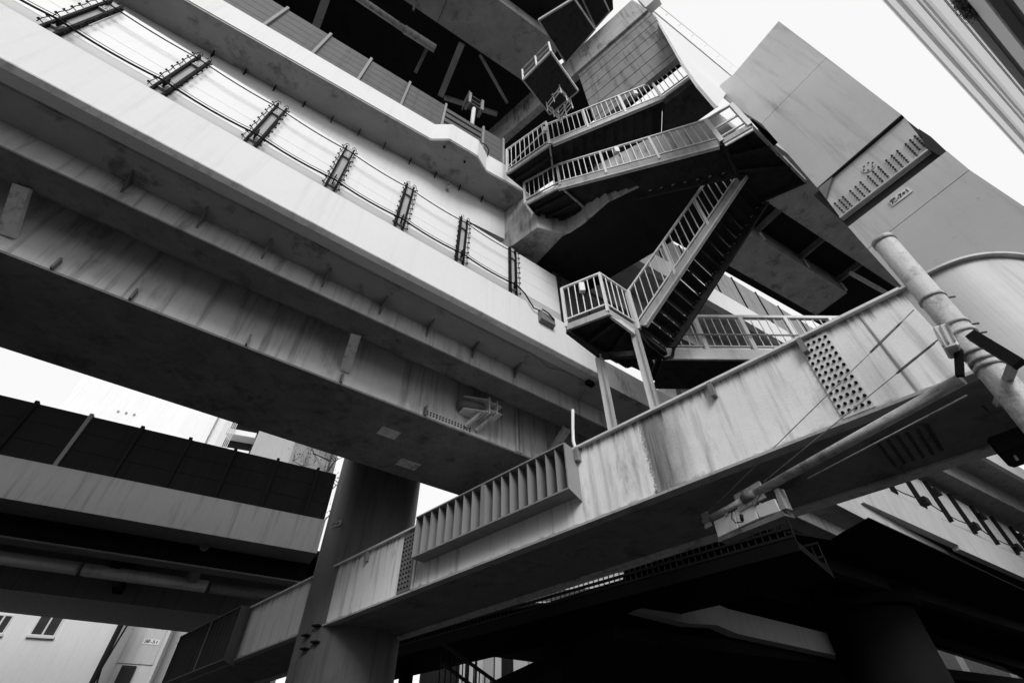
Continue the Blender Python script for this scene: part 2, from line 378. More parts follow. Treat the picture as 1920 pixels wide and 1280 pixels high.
G().tube([FA.at(q0[0] + .03, -.13, q0[1] - .05), FA.at((q0[0] + q1[0]) / 2, -.16, q0[1] - .12), FA.at(q1[0], -.13, q0[1] - .2)], .02, 6).build('cable_gland', M_black, jb)

# ---- right hand stretch of the same deck level: grey parapet with thin barrier posts
qR = W(1620, 942, FA.p, 52.8)
FR = Frame(qR, 56.0)
vr = thing('viaduct_deck', 'grey parapet stretch of road deck carrying a slim post barrier beyond the portal beam', 'viaduct', FR.at(0, .5, 0), 'stacked expressway decks')
zb0 = FR.w(1620, 942)[1]; zb1 = FR.w(1645, 908)[1]; zb2 = 12.75
sj = FR.w(1790, 1010)[0]
G().prism([FR.at(0, 0, zb0 + .02), FR.at(1.2, 0, zb1), FR.at(sj, 0, zb1), FR.at(sj, 0, zb0 + .02)], FR.n * .3).build('parapet', M_rpar, vr)
stripe(FR, sj + .02, 70, rect(.04, .3, zb0 - .12, zb1 - .12)).build('parapet', M_rpar, vr)
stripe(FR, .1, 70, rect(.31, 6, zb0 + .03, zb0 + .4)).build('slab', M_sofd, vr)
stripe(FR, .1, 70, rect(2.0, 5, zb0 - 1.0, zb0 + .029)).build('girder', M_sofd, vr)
nr = thing('noise_barrier', 'pale barrier with many slim black posts and small boxes beyond the portal beam', 'noise barrier', FR.at(10, .1, zb1))
sp = [1.4 + 2.45 * k for k in range(24)]
for k, (a, b) in enumerate(zip(sp[:-1], sp[1:])):
    for z0, z1, m in ((zb1 + .01, zb1 + .55, M_kick), (zb1 + .56, zb1 + 1.25, M_rpar), (zb1 + 1.26, zb2 + .2, M_rpar)):
        stripe(FR, a + .05, b - .05, rect(.12, .17, z0, z1)).build('panel', m, nr)
mrp = meshof(boxm(-.05, .05, -.06, .18, 0, zb2 - zb1 + .2), M_black, 'slim_post'); mrb = meshof(boxm(-.05, .4, -.2, .05, -.15, .15), M_black, 'post_box')
for k, s in enumerate(sp):
    p = inst('post', mrp, nr, FR.at(s, 0, zb1), FR.d, FR.n, A3(0, 0, 1))
    inst('post_box', mrb, p, (0, 0, 0)).matrix_local = Matrix.Translation((0, 0, .35 if k % 2 == 0 else 1.45))
pts = []
for a, b in zip(sp[0::2], sp[2::2]):
    for k in range(5): t = k / 5; pts.append(FR.at(a + (b - a) * t, -.12, zb1 + .35 - 1.0 * t * (1 - t)))
G().tube(pts, .025, 5).build('power_cable', M_black, None, label='sagging black cable looped along the slim post barrier', category='cable')

# ================================================================== upper deck (B)
ZB0, ZB1 = 14.7, 15.76
qB = H(640, 167, ZB0)
FB = Frame(qB, 57.7)
vb = thing('viaduct_deck', 'upper road deck whose white parapet bulges out beside the stairs', 'viaduct', FB.at(0, 1, 0), 'stacked expressway decks')
line = [FB.at(-40, 0, 0), H(808, 262, ZB0), H(843, 262, ZB0), H(895, 293, ZB0), H(911, 320, ZB0), H(977, 357, ZB0), H(1012, 378, ZB0)]
wallpoly(G(), line, ZB0 + .06, ZB1, 0, .22).build('parapet', M_white, vb)
wallpoly(G(), line, ZB0, ZB0 + .058, .02, .22).build('drip_edge', M_string, vb)
inner = offpoly(line, .222)
sl = [A3(p[0], p[1], ZB0 + .003) for p in inner] + [FB.at(8, 2.6, ZB0 + .003), FB.at(-40, 2.6, ZB0 + .003)]
G().prism(sl, (0, 0, .3)).build('soffit_slab', M_sof, vb)
wl = [H(u, v, ZB0) for u, v in ((400, 103), (622, 225), (860, 352), (973, 410))]
wd = (wl[0] - wl[1]) / np.linalg.norm(wl[0] - wl[1])
wl = [wl[0] + wd * 35] + wl
wallpoly(G(), wl, 13.2, ZB0, 0, .4).build('girder_web', M_white, vb)
tick = [(400, 103), (460, 137), (515, 167), (570, 197), (622, 225), (673, 248), (720, 273), (768, 302), (815, 328), (860, 352), (902, 372)]
for u, v in tick:
    p = H(u, v, ZB0 - .002); G().prism([p - FB.n * .12, p + FB.n * .02, p + FB.n * .02 - A3(0, 0, .2), p - FB.n * .05 - A3(0, 0, .16)], FB.d * .02).build('gusset', M_black, vb)
# bolted access grille high on the web
pb = H(468, 147, ZB0)
gr = G().prism([pb + FB.d * 0 - FB.n * .03 - A3(0, 0, .02), pb + FB.d * .42 - FB.n * .03 - A3(0, 0, .02), pb + FB.d * .42 - FB.n * .03 - A3(0, 0, .34), pb - FB.n * .03 - A3(0, 0, .34)], FB.n * .02).build('bolted_plate', M_web, vb)
mb = boltmesh(.026, .03, M_bolt, 'bolt_small')
for i in range(6):
    for j in range(5): inst('bolt', mb, gr, pb + FB.d * (.04 + i * .068) - FB.n * .03 - A3(0, 0, .06 + j * .065), FB.d, FB.n, A3(0, 0, 1))
for u, v in ((833, 275), (871, 303)):
    p = H(u, v, ZB0); G().tube([p, p - A3(0, 0, .06)], .03, 8).build('soffit_lamp', M_black, vb)
# small surveillance camera like fitting on the web
p = H(838, 348, ZB0 - .1)
cm = thing('bracket_fitting', 'small white pole fitting clamped to the bright upper girder web', 'fitting', p - A3(0, 0, .4) - FB.n * .12)
G().tube([p - FB.n * .12, p - FB.n * .12 - A3(0, 0, .35)], .03, 8).build('tube', M_stair, cm)
G().bar(p - FB.n * .2 - A3(0, 0, .2), p + FB.n * .02 - A3(0, 0, .2), .05, .05).build('arm', M_galv, cm)
G().bar(p - FB.n * .1 - A3(0, 0, .45), p - FB.n * .1 - A3(0, 0, .37), .07, .1).build('cap', M_galv, cm)
# dark noise wall on the upper parapet
nw = thing('noise_wall', 'dark grey boarded noise wall standing on the upper white parapet', 'noise wall', FB.at(-3, .1, ZB1))
ps = [FB.w(u, v)[0] for u, v in ((498, 44), (588, 97), (673, 146), (753, 193), (829, 230))]
st = (ps[-1] - ps[0]) / 4
ps = [ps[0] - st * k for k in (4, 3, 2, 1)] + ps
stripe(FB, -40, ps[0] - .05, rect(.06, .12, ZB1 + .02, 17.68)).build('board', M_wall, nw)
stripe(FA, -45, posts[0], rect(.1, .16, ZA1 + .01, 12.05)).build('panel', M_panel, nb)
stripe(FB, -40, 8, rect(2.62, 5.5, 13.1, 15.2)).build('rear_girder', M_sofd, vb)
ps2 = ps + [FB.w(905, 268)[0], FB.w(944, 285)[0]]
ZW = 17.68
for k, (a, b) in enumerate(zip(ps2[:-1], ps2[1:])):
    nbd = 5
    for j in range(nbd):
        z0 = ZB1 + .02 + j * (ZW - ZB1) / nbd; z1 = z0 + (ZW - ZB1) / nbd - .018
        if k == len(ps2) - 3: z1 -= .12
        stripe(FB, a + .04, b - .04, rect(.06, .12, z0, z1)).build('board', M_wall, nw)
for s in ps2: stripe(FB, s - .035, s + .035, rect(-.01, .13, ZB1 + .002, ZW + .03)).build('post', M_wpost, nw)
# hooked cable end on the parapet
G().tube([H(903, 268, 15.9), H(912, 273, 15.9), H(917, 282, 15.8), H(914, 292, 15.6)], .018, 6).build('cable_tail', M_black, None, label='short hooked black cable hanging over the bulging white parapet', category='cable')
# gantry box on a short post on the bulge
pbx = Rr(883, 250, 6.6)
gb = thing('gantry_box', 'dark box frame on a short white post behind the bulging parapet', 'sign box', pbx)
ptop = Rr(880, 205, 6.6); ht = ptop[2] - pbx[2]
G().tube([pbx, pbx + A3(0, 0, ht + .3)], .075, 12).build('post', M_stair, gb)
for z in (.25, .34): G().tube([pbx + A3(0, 0, z), pbx + A3(0, 0, z + .04)], .095, 12).build('collar', M_galv, gb)
cb = pbx + A3(0, 0, ht + .05)
for sg in (-1, 1): G().bar(cb + FB.d * .26 * sg, cb + FB.d * .26 * sg + A3(0, 0, .95), .1, .34, up=FB.n).build('side_plate', M_wpost, gb)
for z in (.12, .45, .85): G().bar(cb - FB.d * .22 + A3(0, 0, z), cb + FB.d * .22 + A3(0, 0, z), .24, .05).build('shelf', M_wall, gb)
G().prism([cb - FB.d * .32 - FB.n * .22 + A3(0, 0, .1), cb - FB.d * .32 + FB.n * .3 + A3(0, 0, .1), cb - FB.d * .32 + FB.n * .3 + A3(0, 0, .9), cb - FB.d * .32 - FB.n * .22 + A3(0, 0, .9)], -FB.d * .03).build('face_panel', M_wall, gb)

# stretch of the upper deck seen beyond the stairs
sR0 = FB.w(1307, 542)[0] - 6
v2 = thing('viaduct_deck', 'bright parapet of the upper deck continuing beyond the lower stair flight', 'viaduct', FB.at(sR0 + 4, 1, 0), 'stacked expressway decks')
stripe(FB, sR0, 70, rect(0, .22, 14.55, 15.7)).build('parapet', M_white, v2)
stripe(FB, sR0, 70, rect(.222, 3.2, 14.55, 14.9)).build('soffit_slab', M_sof, v2)
stripe(FB, sR0, 70, rect(1.2, 2.6, 13.4, 14.548)).build('girder', M_dsteel, v2)
n2 = thing('noise_wall', 'grey boarded noise wall on the upper deck beyond the lower stair flight', 'noise wall', FB.at(sR0 + 4, .1, 15.7))
for k in range(18):
    a = sR0 + k * 1.55
    for j in range(2): stripe(FB, a, a + 1.5, rect(.06, .12, 15.71 + j * 1.02, 16.72 + j * 1.02)).build('board', mat('far_noise_wall', .30, .12, 1.5, streak=.3), n2)
    stripe(FB, a + 1.505, a + 1.545, rect(.02, .1, 15.71, 17.8)).build('post', M_black, n2)

# ================================================================== concrete cross head under the upper deck
ZX_ = 12.6
fr = [H(u, v, ZX_) for u, v in ((964, 458), (1008, 426), (1047, 437), (1067, 436), (1093, 418), (1141, 377))]
poly = [fr[0] - dirv(129.8) * 1.5] + fr + [H(1250, 325, ZX_), H(1400, 275, ZX_), H(1475, 330, ZX_), H(1290, 436, ZX_), H(1150, 519, ZX_), H(1150, 519, ZX_) - dirv(128.8) * 3]
xh = thing('cross_head', 'weathered concrete pier head with a soffit sheet coloured as shade under the upper deck', 'pier head', A3(2.5, 8, 0))
G().prism(poly, (0, 0, 2.05)).build('head', M_conc, xh, bevel=.015)
cen_ = sum(poly) / len(poly)
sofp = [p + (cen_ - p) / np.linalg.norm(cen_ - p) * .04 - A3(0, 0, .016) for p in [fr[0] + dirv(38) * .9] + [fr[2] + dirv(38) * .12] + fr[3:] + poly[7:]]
G().prism(sofp, (0, 0, .012)).build('soffit_shade_sheet', M_sofd, xh)  # black sheet that paints the shade under the head
# dark deck between the two visible stretches of the upper deck
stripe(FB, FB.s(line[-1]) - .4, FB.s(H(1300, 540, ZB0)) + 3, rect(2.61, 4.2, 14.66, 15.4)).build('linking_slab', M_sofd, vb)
# ================================================================== top deck (C)
ZC = 23.8
qC = H(757, 0, ZC); FC = Frame(qC, 57.5)
vc = thing('viaduct_deck', 'dark topmost deck with wide girders high above the stairs', 'viaduct', FC.at(0, 2, 0), 'stacked expressway decks')
sE = FC.s(H(1000, 168, ZC))
stripe(FC, -40, sE, rect(-1.9, 0, ZC, ZC + 1.6)).build('box_girder', M_cgird, vc)
for k in range(5): stripe(FC, -9 + k * 2.6, -8.98 + k * 2.6, rect(-1.88, -.02, ZC - .012, ZC - .002)).build('flange_seam', M_black, vc)
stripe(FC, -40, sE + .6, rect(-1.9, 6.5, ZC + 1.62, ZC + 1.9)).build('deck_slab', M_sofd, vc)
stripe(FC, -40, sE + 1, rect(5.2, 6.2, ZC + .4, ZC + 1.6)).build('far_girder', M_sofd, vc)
for p, q, wd, m in (((866, 82), (826, 180), .24, M_dsteel), ((612, -4), (592, 52), .26, M_dsteel), ((900, 103), (951, 193), .10, M_dsteel), ((833, 183), (932, 214), .16, M_dsteel)):
    a = H(*p, ZC + .05); b = H(*q, ZC + .05)
    G().bar(a, b, wd, .2).build('cross_brace', M_cgird, vc)
# drain pipe under the top deck
dp = thing('drain_pipe', 'rusty drain pipe with collar hanging under the topmost deck', 'pipe', H(740, 45, 23.1))
a = H(655, -15, 23.1); b = H(758, 55, 23.1); c = H(816, 92, 23.1)
G().tube([a, b], .13, 12).build('pipe', M_galv, dp)
G().tube([b, c], .16, 12).build('collar_pipe', M_galv, dp)
G().tube([H(803, 86, 23.15), H(779, 136, 23.15)], .07, 10).build('branch_pipe', M_dsteel, dp)
G().bar(H(775, 20, 23.2), H(782, -5, 23.7), .08, .08).build('hanger', M_dsteel, dp)
# right hand girders of the top deck seen past the pier
vd = thing('viaduct_deck', 'mottled dark girders of a high deck between stairs and grey pier', 'viaduct', H(1480, 500, ZC) * [1, 1, 0], 'stacked expressway decks')
p1 = H(1407, 437, ZC); FD = Frame(p1, 59.5)
oL = FD.so(H(1347, 487, ZC))[1]; o2 = FD.so(H(1457, 391, ZC))[1]; s1 = FD.s(H(1587, 550, ZC)); s00 = FD.s(H(1347, 487, ZC))
stripe(FD, s00, s1, rect(0, oL, ZC, ZC + 1.5)).build('box_girder', M_cgird, vd)
stripe(FD, s00 - .3, s1 + 12, rect(oL + .002, oL + .5, ZC + .25, ZC + 1.5)).build('edge_beam', M_sofd, vd)
stripe(FD, s00 - 3, s1 + 14, rect(o2 - 2.2, o2, ZC, ZC + 1.5)).build('box_girder', M_cgird, vd)
stripe(FD, s00 - 3, s1 + 14, rect(o2 + .002, oL + .9, ZC + 1.51, ZC + 1.8)).build('slab', M_sofd, vd)
for s in (s00 + 1.2, (s00 + s1) / 2 + .6, s1 - .2):
    stripe(FD, s, s + .15, rect(o2 + .003, -.003, ZC + .9, ZC + 1.29)).build('cross_rib', M_dsteel, vd)
    G().bar(FD.at(s, -.08, ZC + .02), FD.at(s, -.08, ZC + .7), .12, .12).build('gusset', M_web, vd)
G().tube([H(1595, 512, ZC - .2), H(1660, 548, ZC - .2)], .13, 10).build('drain_pipe', M_galv, vd)

# concrete cap beam of the top level, boarded wall and bright fascia
ZK = 22.4
k0 = H(937, 262, ZK); k1 = H(1125, 108, ZK); k2 = H(1214, 18, ZK)
azk = math.degrees(math.atan2(*(k2 - k0)[:2])); FK = Frame(k0, azk); lk = FK.s(k2)
kb = thing('cap_beam', 'stained concrete cap beam sloping across under the topmost deck', 'concrete beam', FK.at(lk / 2, .4, 0))
zt = FK.w(1065, 110)[1]
g = G().prism([FK.at(-1.5, 0, ZK), FK.at(lk, 0, ZK), FK.at(lk - .15, 0, zt + .1), FK.at(-1.5, 0, zt)], FK.n * .3); g.build('face', M_conc, kb, bevel=.02)
stripe(FK, -1.5, lk * .62, rect(.302, 2.0, ZK + .01, ZK + 1.0)).build('soffit', M_sofd, kb)
stripe(FK, lk + .003, lk + .5, rect(-.01, .3, ZK + .3, zt + .15)).build('end_block', M_bwhite, kb)
# boarded wall below the beam
bw_ = thing('panel_wall', 'grey wall of long horizontal panels with dark joints below the cap beam', 'wall', FK.at(lk * .8, .5, 0))
pw0 = FK.s(W(1088, 150, FK.p, azk, .1)); zlow = FK.w(1150, 190, .1)[1]
nb_ = 12; zz = np.linspace(ZK - .02, 17.4, nb_ + 1)
for i in range(nb_):
    stripe(FK, pw0, lk + .02, rect(.1 + .012 * (i % 2), .3, zz[i + 1] + .02, zz[i])).build('panel', M_wallA, bw_)
stripe(FK, pw0, lk, rect(.301, .4, 17.4, ZK - .02)).build('backing', M_black, bw_)
# bright fascia to the right with a thin railing
pf = FK.at(lk + .02, .1, 0); FF = Frame(pf, 57)
ff = thing('deck_fascia', 'bright grey deck side wall with white coping and thin rail against the sky', 'deck wall', FF.at(2, .1, 0))
zf0 = FF.w(1300, 135)[1]
def fp(u, v, off=0): s, z = FF.w(u, v, off); return FF.at(s, off, z)
G().prism([fp(1221, 17), fp(1380, 149), fp(1345, 200), fp(1310, 160), fp(1285, 125)], FF.n * .05).build('wall', M_white, ff)
G().prism([fp(1214, 2, -.05), fp(1378, 134, -.05), fp(1372, 142, -.05), fp(1221, 16, -.05)], FF.n * .35).build('coping', M_bwhite, ff)
G().tube([fp(1222, 0), fp(1382, 128)], .02, 6).build('rail', M_galv, ff)
for t in (0.05, .2, .35, .5, .65, .8, .95):
    a = ip((1216, 3, 0), (1378, 133, 0), t); b = ip((1222, 0, 0), (1382, 128, 0), t)
    G().tube([fp(a[0], a[1]), fp(b[0], b[1])], .018, 5).build('rail_post', M_galv, ff)

G().prism([H(u, v, 25.2) for u, v in ((800, -140), (985, 150), (1040, 120), (1070, 100), (1150, 18), (1140, -140))], (0, 0, .4)).build('end_slab', M_sofd, vc)
# inspection platforms hanging by the cap beam
def platform(px, z, label, th=.08, rail=None):
    P = [H(u, v, z) for u, v in px]; c = sum(P) / len(P)
    t = thing('inspection_platform', label, 'platform', c, 'inspection platforms under the topmost deck')
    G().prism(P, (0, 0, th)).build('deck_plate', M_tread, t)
    n = len(P)
    for i in range(n):
        a = P[i]; b = P[(i + 1) % n]; q = c + (a - c) * 1.0
        G().bar(a + A3(0, 0, .06), b + A3(0, 0, .06), .04, .16).build('edge_angle', M_stair if i in (1,) else M_string, t)
    if rail:
        for i, j in rail:
            a, b = P[i], P[j]
            for k in range(3):
                q = ip(a, b, k / 2); G().bar(q, q + A3(0, 0, .9), .05, .05).build('rail_post', M_stair, t)
            for hh in (.45, .9): G().bar(a + A3(0, 0, hh), b + A3(0, 0, hh), .035, .035).build('rail', M_string, t)
    return t
platform([(981, 151), (1033, 98), (1084, 171), (1031, 215)], 15.6, 'dark underside of the railed inspection platform beside the caged ladder', rail=[(0, 1)])
platform([(1010, 39), (1077, -2), (1116, 55), (1061, 119)], 17.1, 'dark underside of the bare inspection platform touching the cap beam')
platform([(1078, -30), (1110, -50), (1143, 22), (1117, 52)], 17.6, 'small dark inspection platform at the end of the cap beam')
# cage ladder
cl = thing('cage_ladder', 'small white cage of thin bars above the upper stair flight', 'ladder cage', H(1046, 210, 15.0))
cA = [H(1023, 184, 15.9), H(1047, 152, 15.9), H(1068, 180, 15.9), H(1046, 206, 15.9)]
for z in (0, -.25, -.5, -.75):
    for i in range(4): G().bar(cA[i] + A3(0, 0, z), cA[(i + 1) % 4] + A3(0, 0, z), .022, .022).build('hoop', M_stair, cl)
for i in range(4):
    for t in (0, .5): q = ip(cA[i], cA[(i + 1) % 4], t); G().bar(q, q - A3(0, 0, .95), .022, .022).build('upright', M_stair, cl)
for i in range(4): G().bar(cA[i] - A3(0, 0, .75 if i % 2 else 0), cA[(i + 1) % 4] - A3(0, 0, 0 if i % 2 else .75), .018, .018).build('diagonal', M_stair, cl)

# ================================================================== emergency stairs
stt = thing('emergency_staircase', 'zigzag steel emergency staircase with white railings climbing between the decks', 'staircase', A3(2.6, 6.0, 5.7))
AZS = 119.0
def railing(part, pts, h=1.1, posts=None, sp=.15, pw=.055, low=.12, bal=True, tr=.05):
    pts = [A3(*p) for p in pts]; up = A3(0, 0, 1)
    for a, b in zip(pts[:-1], pts[1:]):
        ov = (b - a) / np.linalg.norm(b - a) * .02
        G().bar(a + up * h - ov, b + up * h + ov, tr, tr * .9).build('top_rail', M_stair, part)
        G().bar(a + up * low, b + up * low, .035, .035).build('bottom_rail', M_stair, part)
        L = np.linalg.norm((b - a)[:2]); n = max(1, int(round(L / sp)))
        if bal:
            for k in range(1, n):
                q = ip(a, b, k / n)
                G().bar(q + up * low, q + up * (h - .02), .018, .018).build('baluster', M_stair, part)
        m = max(1, int(round(L / 1.05)))
        d = (b - a) / np.linalg.norm(b - a)
        for k in range(m + 1):
            q = ip(a, b, k / m)
            if k == 0 and a is not pts[0]: continue
            G().bar(q - up * .1, q + up * (h - .023), pw, pw + .02, up=A3(d[1], -d[0], 0)).build('rail_post', M_stair, part)
def flight(near, wv, nsteps, label, name='flight', closed=True):
    # near = lower and upper 3d point of the near stringer, wv = vector to the far stringer
    a, b = [A3(*p) for p in near]
    L = b - a; dl = A3(L[0], L[1], 0) / np.linalg.norm(L[:2]); perpu = np.cross(L, wv); perpu /= np.linalg.norm(perpu)
    if perpu[2] < 0: perpu = -perpu
    part = G().bar(a - perpu * .1, b - perpu * .1, .05, .24, up=perpu).build(name, M_string, stt); part['label'] = label
    G().bar(a - perpu * .2, b - perpu * .2, .09, .025, up=perpu).build('stringer_flange', M_stair, part)
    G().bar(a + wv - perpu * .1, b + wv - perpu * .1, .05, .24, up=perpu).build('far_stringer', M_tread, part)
    for k in range(nsteps):
        q = ip(a, b, (k + .5) / nsteps); run = np.linalg.norm(L[:2]) / nsteps; rise = L[2] / nsteps
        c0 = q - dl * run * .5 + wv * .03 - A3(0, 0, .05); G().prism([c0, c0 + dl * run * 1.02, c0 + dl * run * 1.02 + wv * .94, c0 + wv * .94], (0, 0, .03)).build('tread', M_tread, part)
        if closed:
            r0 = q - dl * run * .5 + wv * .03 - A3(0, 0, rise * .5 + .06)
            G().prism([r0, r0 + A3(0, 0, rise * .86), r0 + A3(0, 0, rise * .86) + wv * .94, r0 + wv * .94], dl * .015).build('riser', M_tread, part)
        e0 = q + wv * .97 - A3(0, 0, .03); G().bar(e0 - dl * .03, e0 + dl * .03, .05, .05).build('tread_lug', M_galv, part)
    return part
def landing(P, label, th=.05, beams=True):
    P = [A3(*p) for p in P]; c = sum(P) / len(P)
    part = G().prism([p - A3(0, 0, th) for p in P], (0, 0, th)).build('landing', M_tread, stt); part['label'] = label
    n = len(P)
    for i in range(n):
        a, b = P[i], P[(i + 1) % n]
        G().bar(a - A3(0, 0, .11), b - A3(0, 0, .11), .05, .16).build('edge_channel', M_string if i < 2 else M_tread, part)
    if beams:
        for t in (.33, .7): G().bar(ip(P[0], P[-1], t) - A3(0, 0, .13), ip(P[1], P[2], t) - A3(0, 0, .13), .07, .12).build('cross_beam', M_tread, part)
    return part
cS, cW = dirv(AZS), dirv(48.0)
# landing 3, beside the wired barrier
z3 = 8.55
L0, L1, L2 = H(1062, 607, z3), H(1139, 578, z3), H(1193, 612, z3)
wS = cW * .95
back = L2 + wS
l3 = landing([L0, L1, L2, L2 + wS, L0 + (L2 - L1) + wS], 'small railed landing beside the white barrier end')
railing(l3, [L0, L1, L2])
# flight 3 up to the right
f3a = L2 + cS * .05; f3b = W(1385, 335, L2, AZS); f3b = A3(f3b[0], f3b[1], f3b[2])
fl3 = flight((f3a, f3b), wS, 15, 'lower flight with thin slits between its dark treads')
railing(fl3, [f3a, f3b])
# landing 2 on the right
z2 = f3b[2]
Q0, Q1, Q2 = H(1352, 263, z2), H(1404, 233, z2), H(1505, 335, z2)
l2 = landing([Q0, Q1, Q2, Q2 - cS * 1.0, f3b + wS, f3b], 'wide dark landing beside the grey pier')
G().prism([Q0 - A3(0, 0, .28), Q1 - A3(0, 0, .28), Q1 + A3(0, 0, .02), Q0 + A3(0, 0, .02)], dirv(48) * .03 + A3(0, 0, .001)).build('kick_plate', M_stair, l2)
railing(l2, [Q0, Q1], bal=False, pw=.09); railing(l2, [Q1, Q2], sp=.3)
G().bar(Q0 + A3(0, 0, .55), Q1 + A3(0, 0, .55), .03, .06).build('mid_rail', M_stair, l2)
cbx = H(1412, 222, z2 + .9); G().bar(cbx, cbx + dirv(50) * .7 - A3(0, 0, .3), .12, .3).build('cabinet', M_black, l2)
# flight 2 up to the left
f2a = Q0 - cS * .02; f2b = W(1050, 345, Q0, AZS); f2c = W(985, 380, Q0, AZS)
fl2 = flight((f2a, f2b), wS, 14, 'middle flight with dark stepped underside')
railing(fl2, [f2a, f2b])
zl = f2b[2]; f2c = A3(f2c[0], f2c[1], zl)
l2b = landing([f2c, f2b, f2b + wS, f2c + wS], 'level head of the middle flight at the pier head')
railing(l2b, [f2c, f2b])
G().bar(f2c - A3(0, 0, .1), H(1000, 402, zl - .9), .05, .05).build('prop', M_string, l2b)
# flight 1 on top
z1l, z1r = 14.6, 16.27
a1 = H(1030, 268, z1l); b1 = H(1240, 182, z1r); c1 = H(951, 322, z1l); d1 = H(1303, 136, z1r); e1 = H(1337, 188, z1r)
w1 = perp(math.degrees(math.atan2(*(b1 - a1)[:2]))) * 1.2
fl1 = flight((a1, b1), w1, 11, 'upper flight under the panel wall')
railing(fl1, [a1, b1], h=1.25)
l1a = landing([c1, a1, a1 + w1 * .8, c1 + cW * .9], 'level foot of the upper flight by the dark noise wall')
railing(l1a, [c1, a1], h=1.45)
G().bar(c1 + A3(0, 0, .25), a1 + A3(0, 0, 1.0), .03, .03).build('brace_rod', M_stair, l1a)
l1b = landing([b1, d1, e1, b1 + w1 + (e1 - d1) * .4], 'top landing next to the bright deck wall')
railing(l1b, [b1, d1], h=1.3)
G().prism([p - A3(0, 0, .5) for p in (b1 + w1 * .02, d1, e1, b1 + w1)], (0, 0, .3)).build('under_box', M_tread, l1b)
# lamps strapped to posts
for p in (ip(a1, c1, .02), ip(a1, b1, .82), ip(f2a, f2b, .55), ip(L0, L1, .55)):
    q = A3(*p) + A3(0, 0, .8); G().bar(q - A3(0, 0, .12) + cW * -.06, q + A3(0, 0, .14) + cW * -.06, .11, .09).build('lamp_box', M_stair, fl1)
    G().tube([q - A3(0, 0, .15), q + A3(.05, .0, -.4), q + A3(.02, 0, -.75)], .015, 6).build('lamp_cable', M_black, fl1)
# level walkway behind (to the pier)
pw4 = Rr(1380, 655, 9.3); FW4 = Frame(pw4, 88.0); zw = FW4.w(1390, 657)[1]
sa = FW4.w(1235, 655)[0]; sb = FW4.w(1600, 655)[0] + 1.0
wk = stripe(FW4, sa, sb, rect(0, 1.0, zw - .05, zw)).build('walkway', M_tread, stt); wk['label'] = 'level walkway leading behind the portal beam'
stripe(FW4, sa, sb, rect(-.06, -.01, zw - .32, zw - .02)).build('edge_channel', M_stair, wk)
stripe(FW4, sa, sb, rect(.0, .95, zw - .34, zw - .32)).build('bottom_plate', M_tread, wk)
railing(wk, [FW4.at(sa, 0, zw), FW4.at(sb, 0, zw)], sp=.19, tr=.09, pw=.09)
railing(wk, [FW4.at(sa, 1.0, zw), FW4.at(sb, 1.0, zw)], sp=.25, h=1.0)
G().tube([FW4.at(sa + .1, -.1, zw + .4), FW4.at(sb, -.1, zw + .4)], .022, 8).build('hand_rail', M_string, wk)
# conduit sagging under the lower flight
G().tube([L2 + A3(0, 0, -.1), L2 + A3(.15, .05, -.5), H(1225, 655, 8.0), H(1245, 672, 8.0), FW4.at(sa + .2, -.1, zw - .3), FW4.at(sa + .35, -.1, zw + .1)], .035, 8).build('conduit', M_black, wk)
# two support posts standing on the portal beam
for (u0, v0, u1, v1) in ((1126, 668, 1150, 815), (1190, 612, 1232, 780)):
    rr_ = 7.0 if u0 > 1150 else 7.3; ft = Rr(u1, v1, rr_); ft = A3(ft[0], ft[1], 5.86); tp = A3(ft[0], ft[1], 8.36 if u0 > 1150 else Rr(u0, v0, rr_)[2])
    ps_ = G().bar(ft - A3(0, 0, .12), tp, .045, .15, up=dirv(133)).build('support_post', M_stair, stt)
    G().bar(ft - A3(0, 0, .12) + dirv(133) * .07, tp + dirv(133) * .07, .12, .02, up=dirv(133)).build('flange', M_string, ps_)
G().bar(A3(*L2) - A3(.1, .1, .3), A3(*L1) - A3(-.05, -.05, .16), .05, .12).build('knee_brace', M_stair, stt)
tp = Rr(1126, 668, 7.3)
G().bar(tp, A3(*L2) - A3(0, 0, .75), .1, .12).build('tie_beam', M_tread, stt)
G().bar(tp, A3(*L0) - A3(0, 0, .2), .08, .1).build('tie_beam', M_tread, stt)
# curved white pipe beside the posts
G().tube([Rr(1074, 768, 7.4), Rr(1074, 800, 7.4), Rr(1075, 828, 7.2), Rr(1080, 842, 7.0), Rr(1090, 847, 6.8)], .03, 8).build('vent_pipe', M_stair, None, label='bent white pipe rising behind the ribbed bracket', category='pipe')
# ================================================================== portal beam
ZP1, ZP0 = 5.70, 4.53
p0 = H(1090, 840, ZP1); FP = Frame(p0, 133.2)
pb_ = thing('portal_beam', 'stained pale steel portal beam running from the round column to the grey pier', 'beam', FP.at(-1, .85, ZP0))
pr = H(1690, 548, ZP1); sr = FP.s(pr)
arc = [H(u, v, ZP1) for u, v in ((1735, 520), (1780, 499), (1820, 487), (1860, 482), (1900, 483), (1945, 491), (2000, 508), (2080, 545))]
def smooth(P, n=5):
    out = []
    for i in range(len(P) - 1):
        p0_, p1_, p2_, p3_ = P[max(i - 1, 0)], P[i], P[i + 1], P[min(i + 2, len(P) - 1)]
        for k in range(n):
            t = k / n; out.append(.5 * (2 * p1_ + (p2_ - p0_) * t + (2 * p0_ - 5 * p1_ + 4 * p2_ - p3_) * t * t + (3 * p1_ - p0_ - 3 * p2_ + p3_) * t ** 3))
    return out + [P[-1]]
arc = smooth([pr] + arc)[1:]
SL = -16.5
s_spl0, s_spl1 = 3.345, 3.69
def bp(s): return FP.at(s, 0, 0)
segs = [(SL, -4.05), (-4.045, s_spl0), (s_spl0 + .001, s_spl1), (s_spl1 + .001, None)]
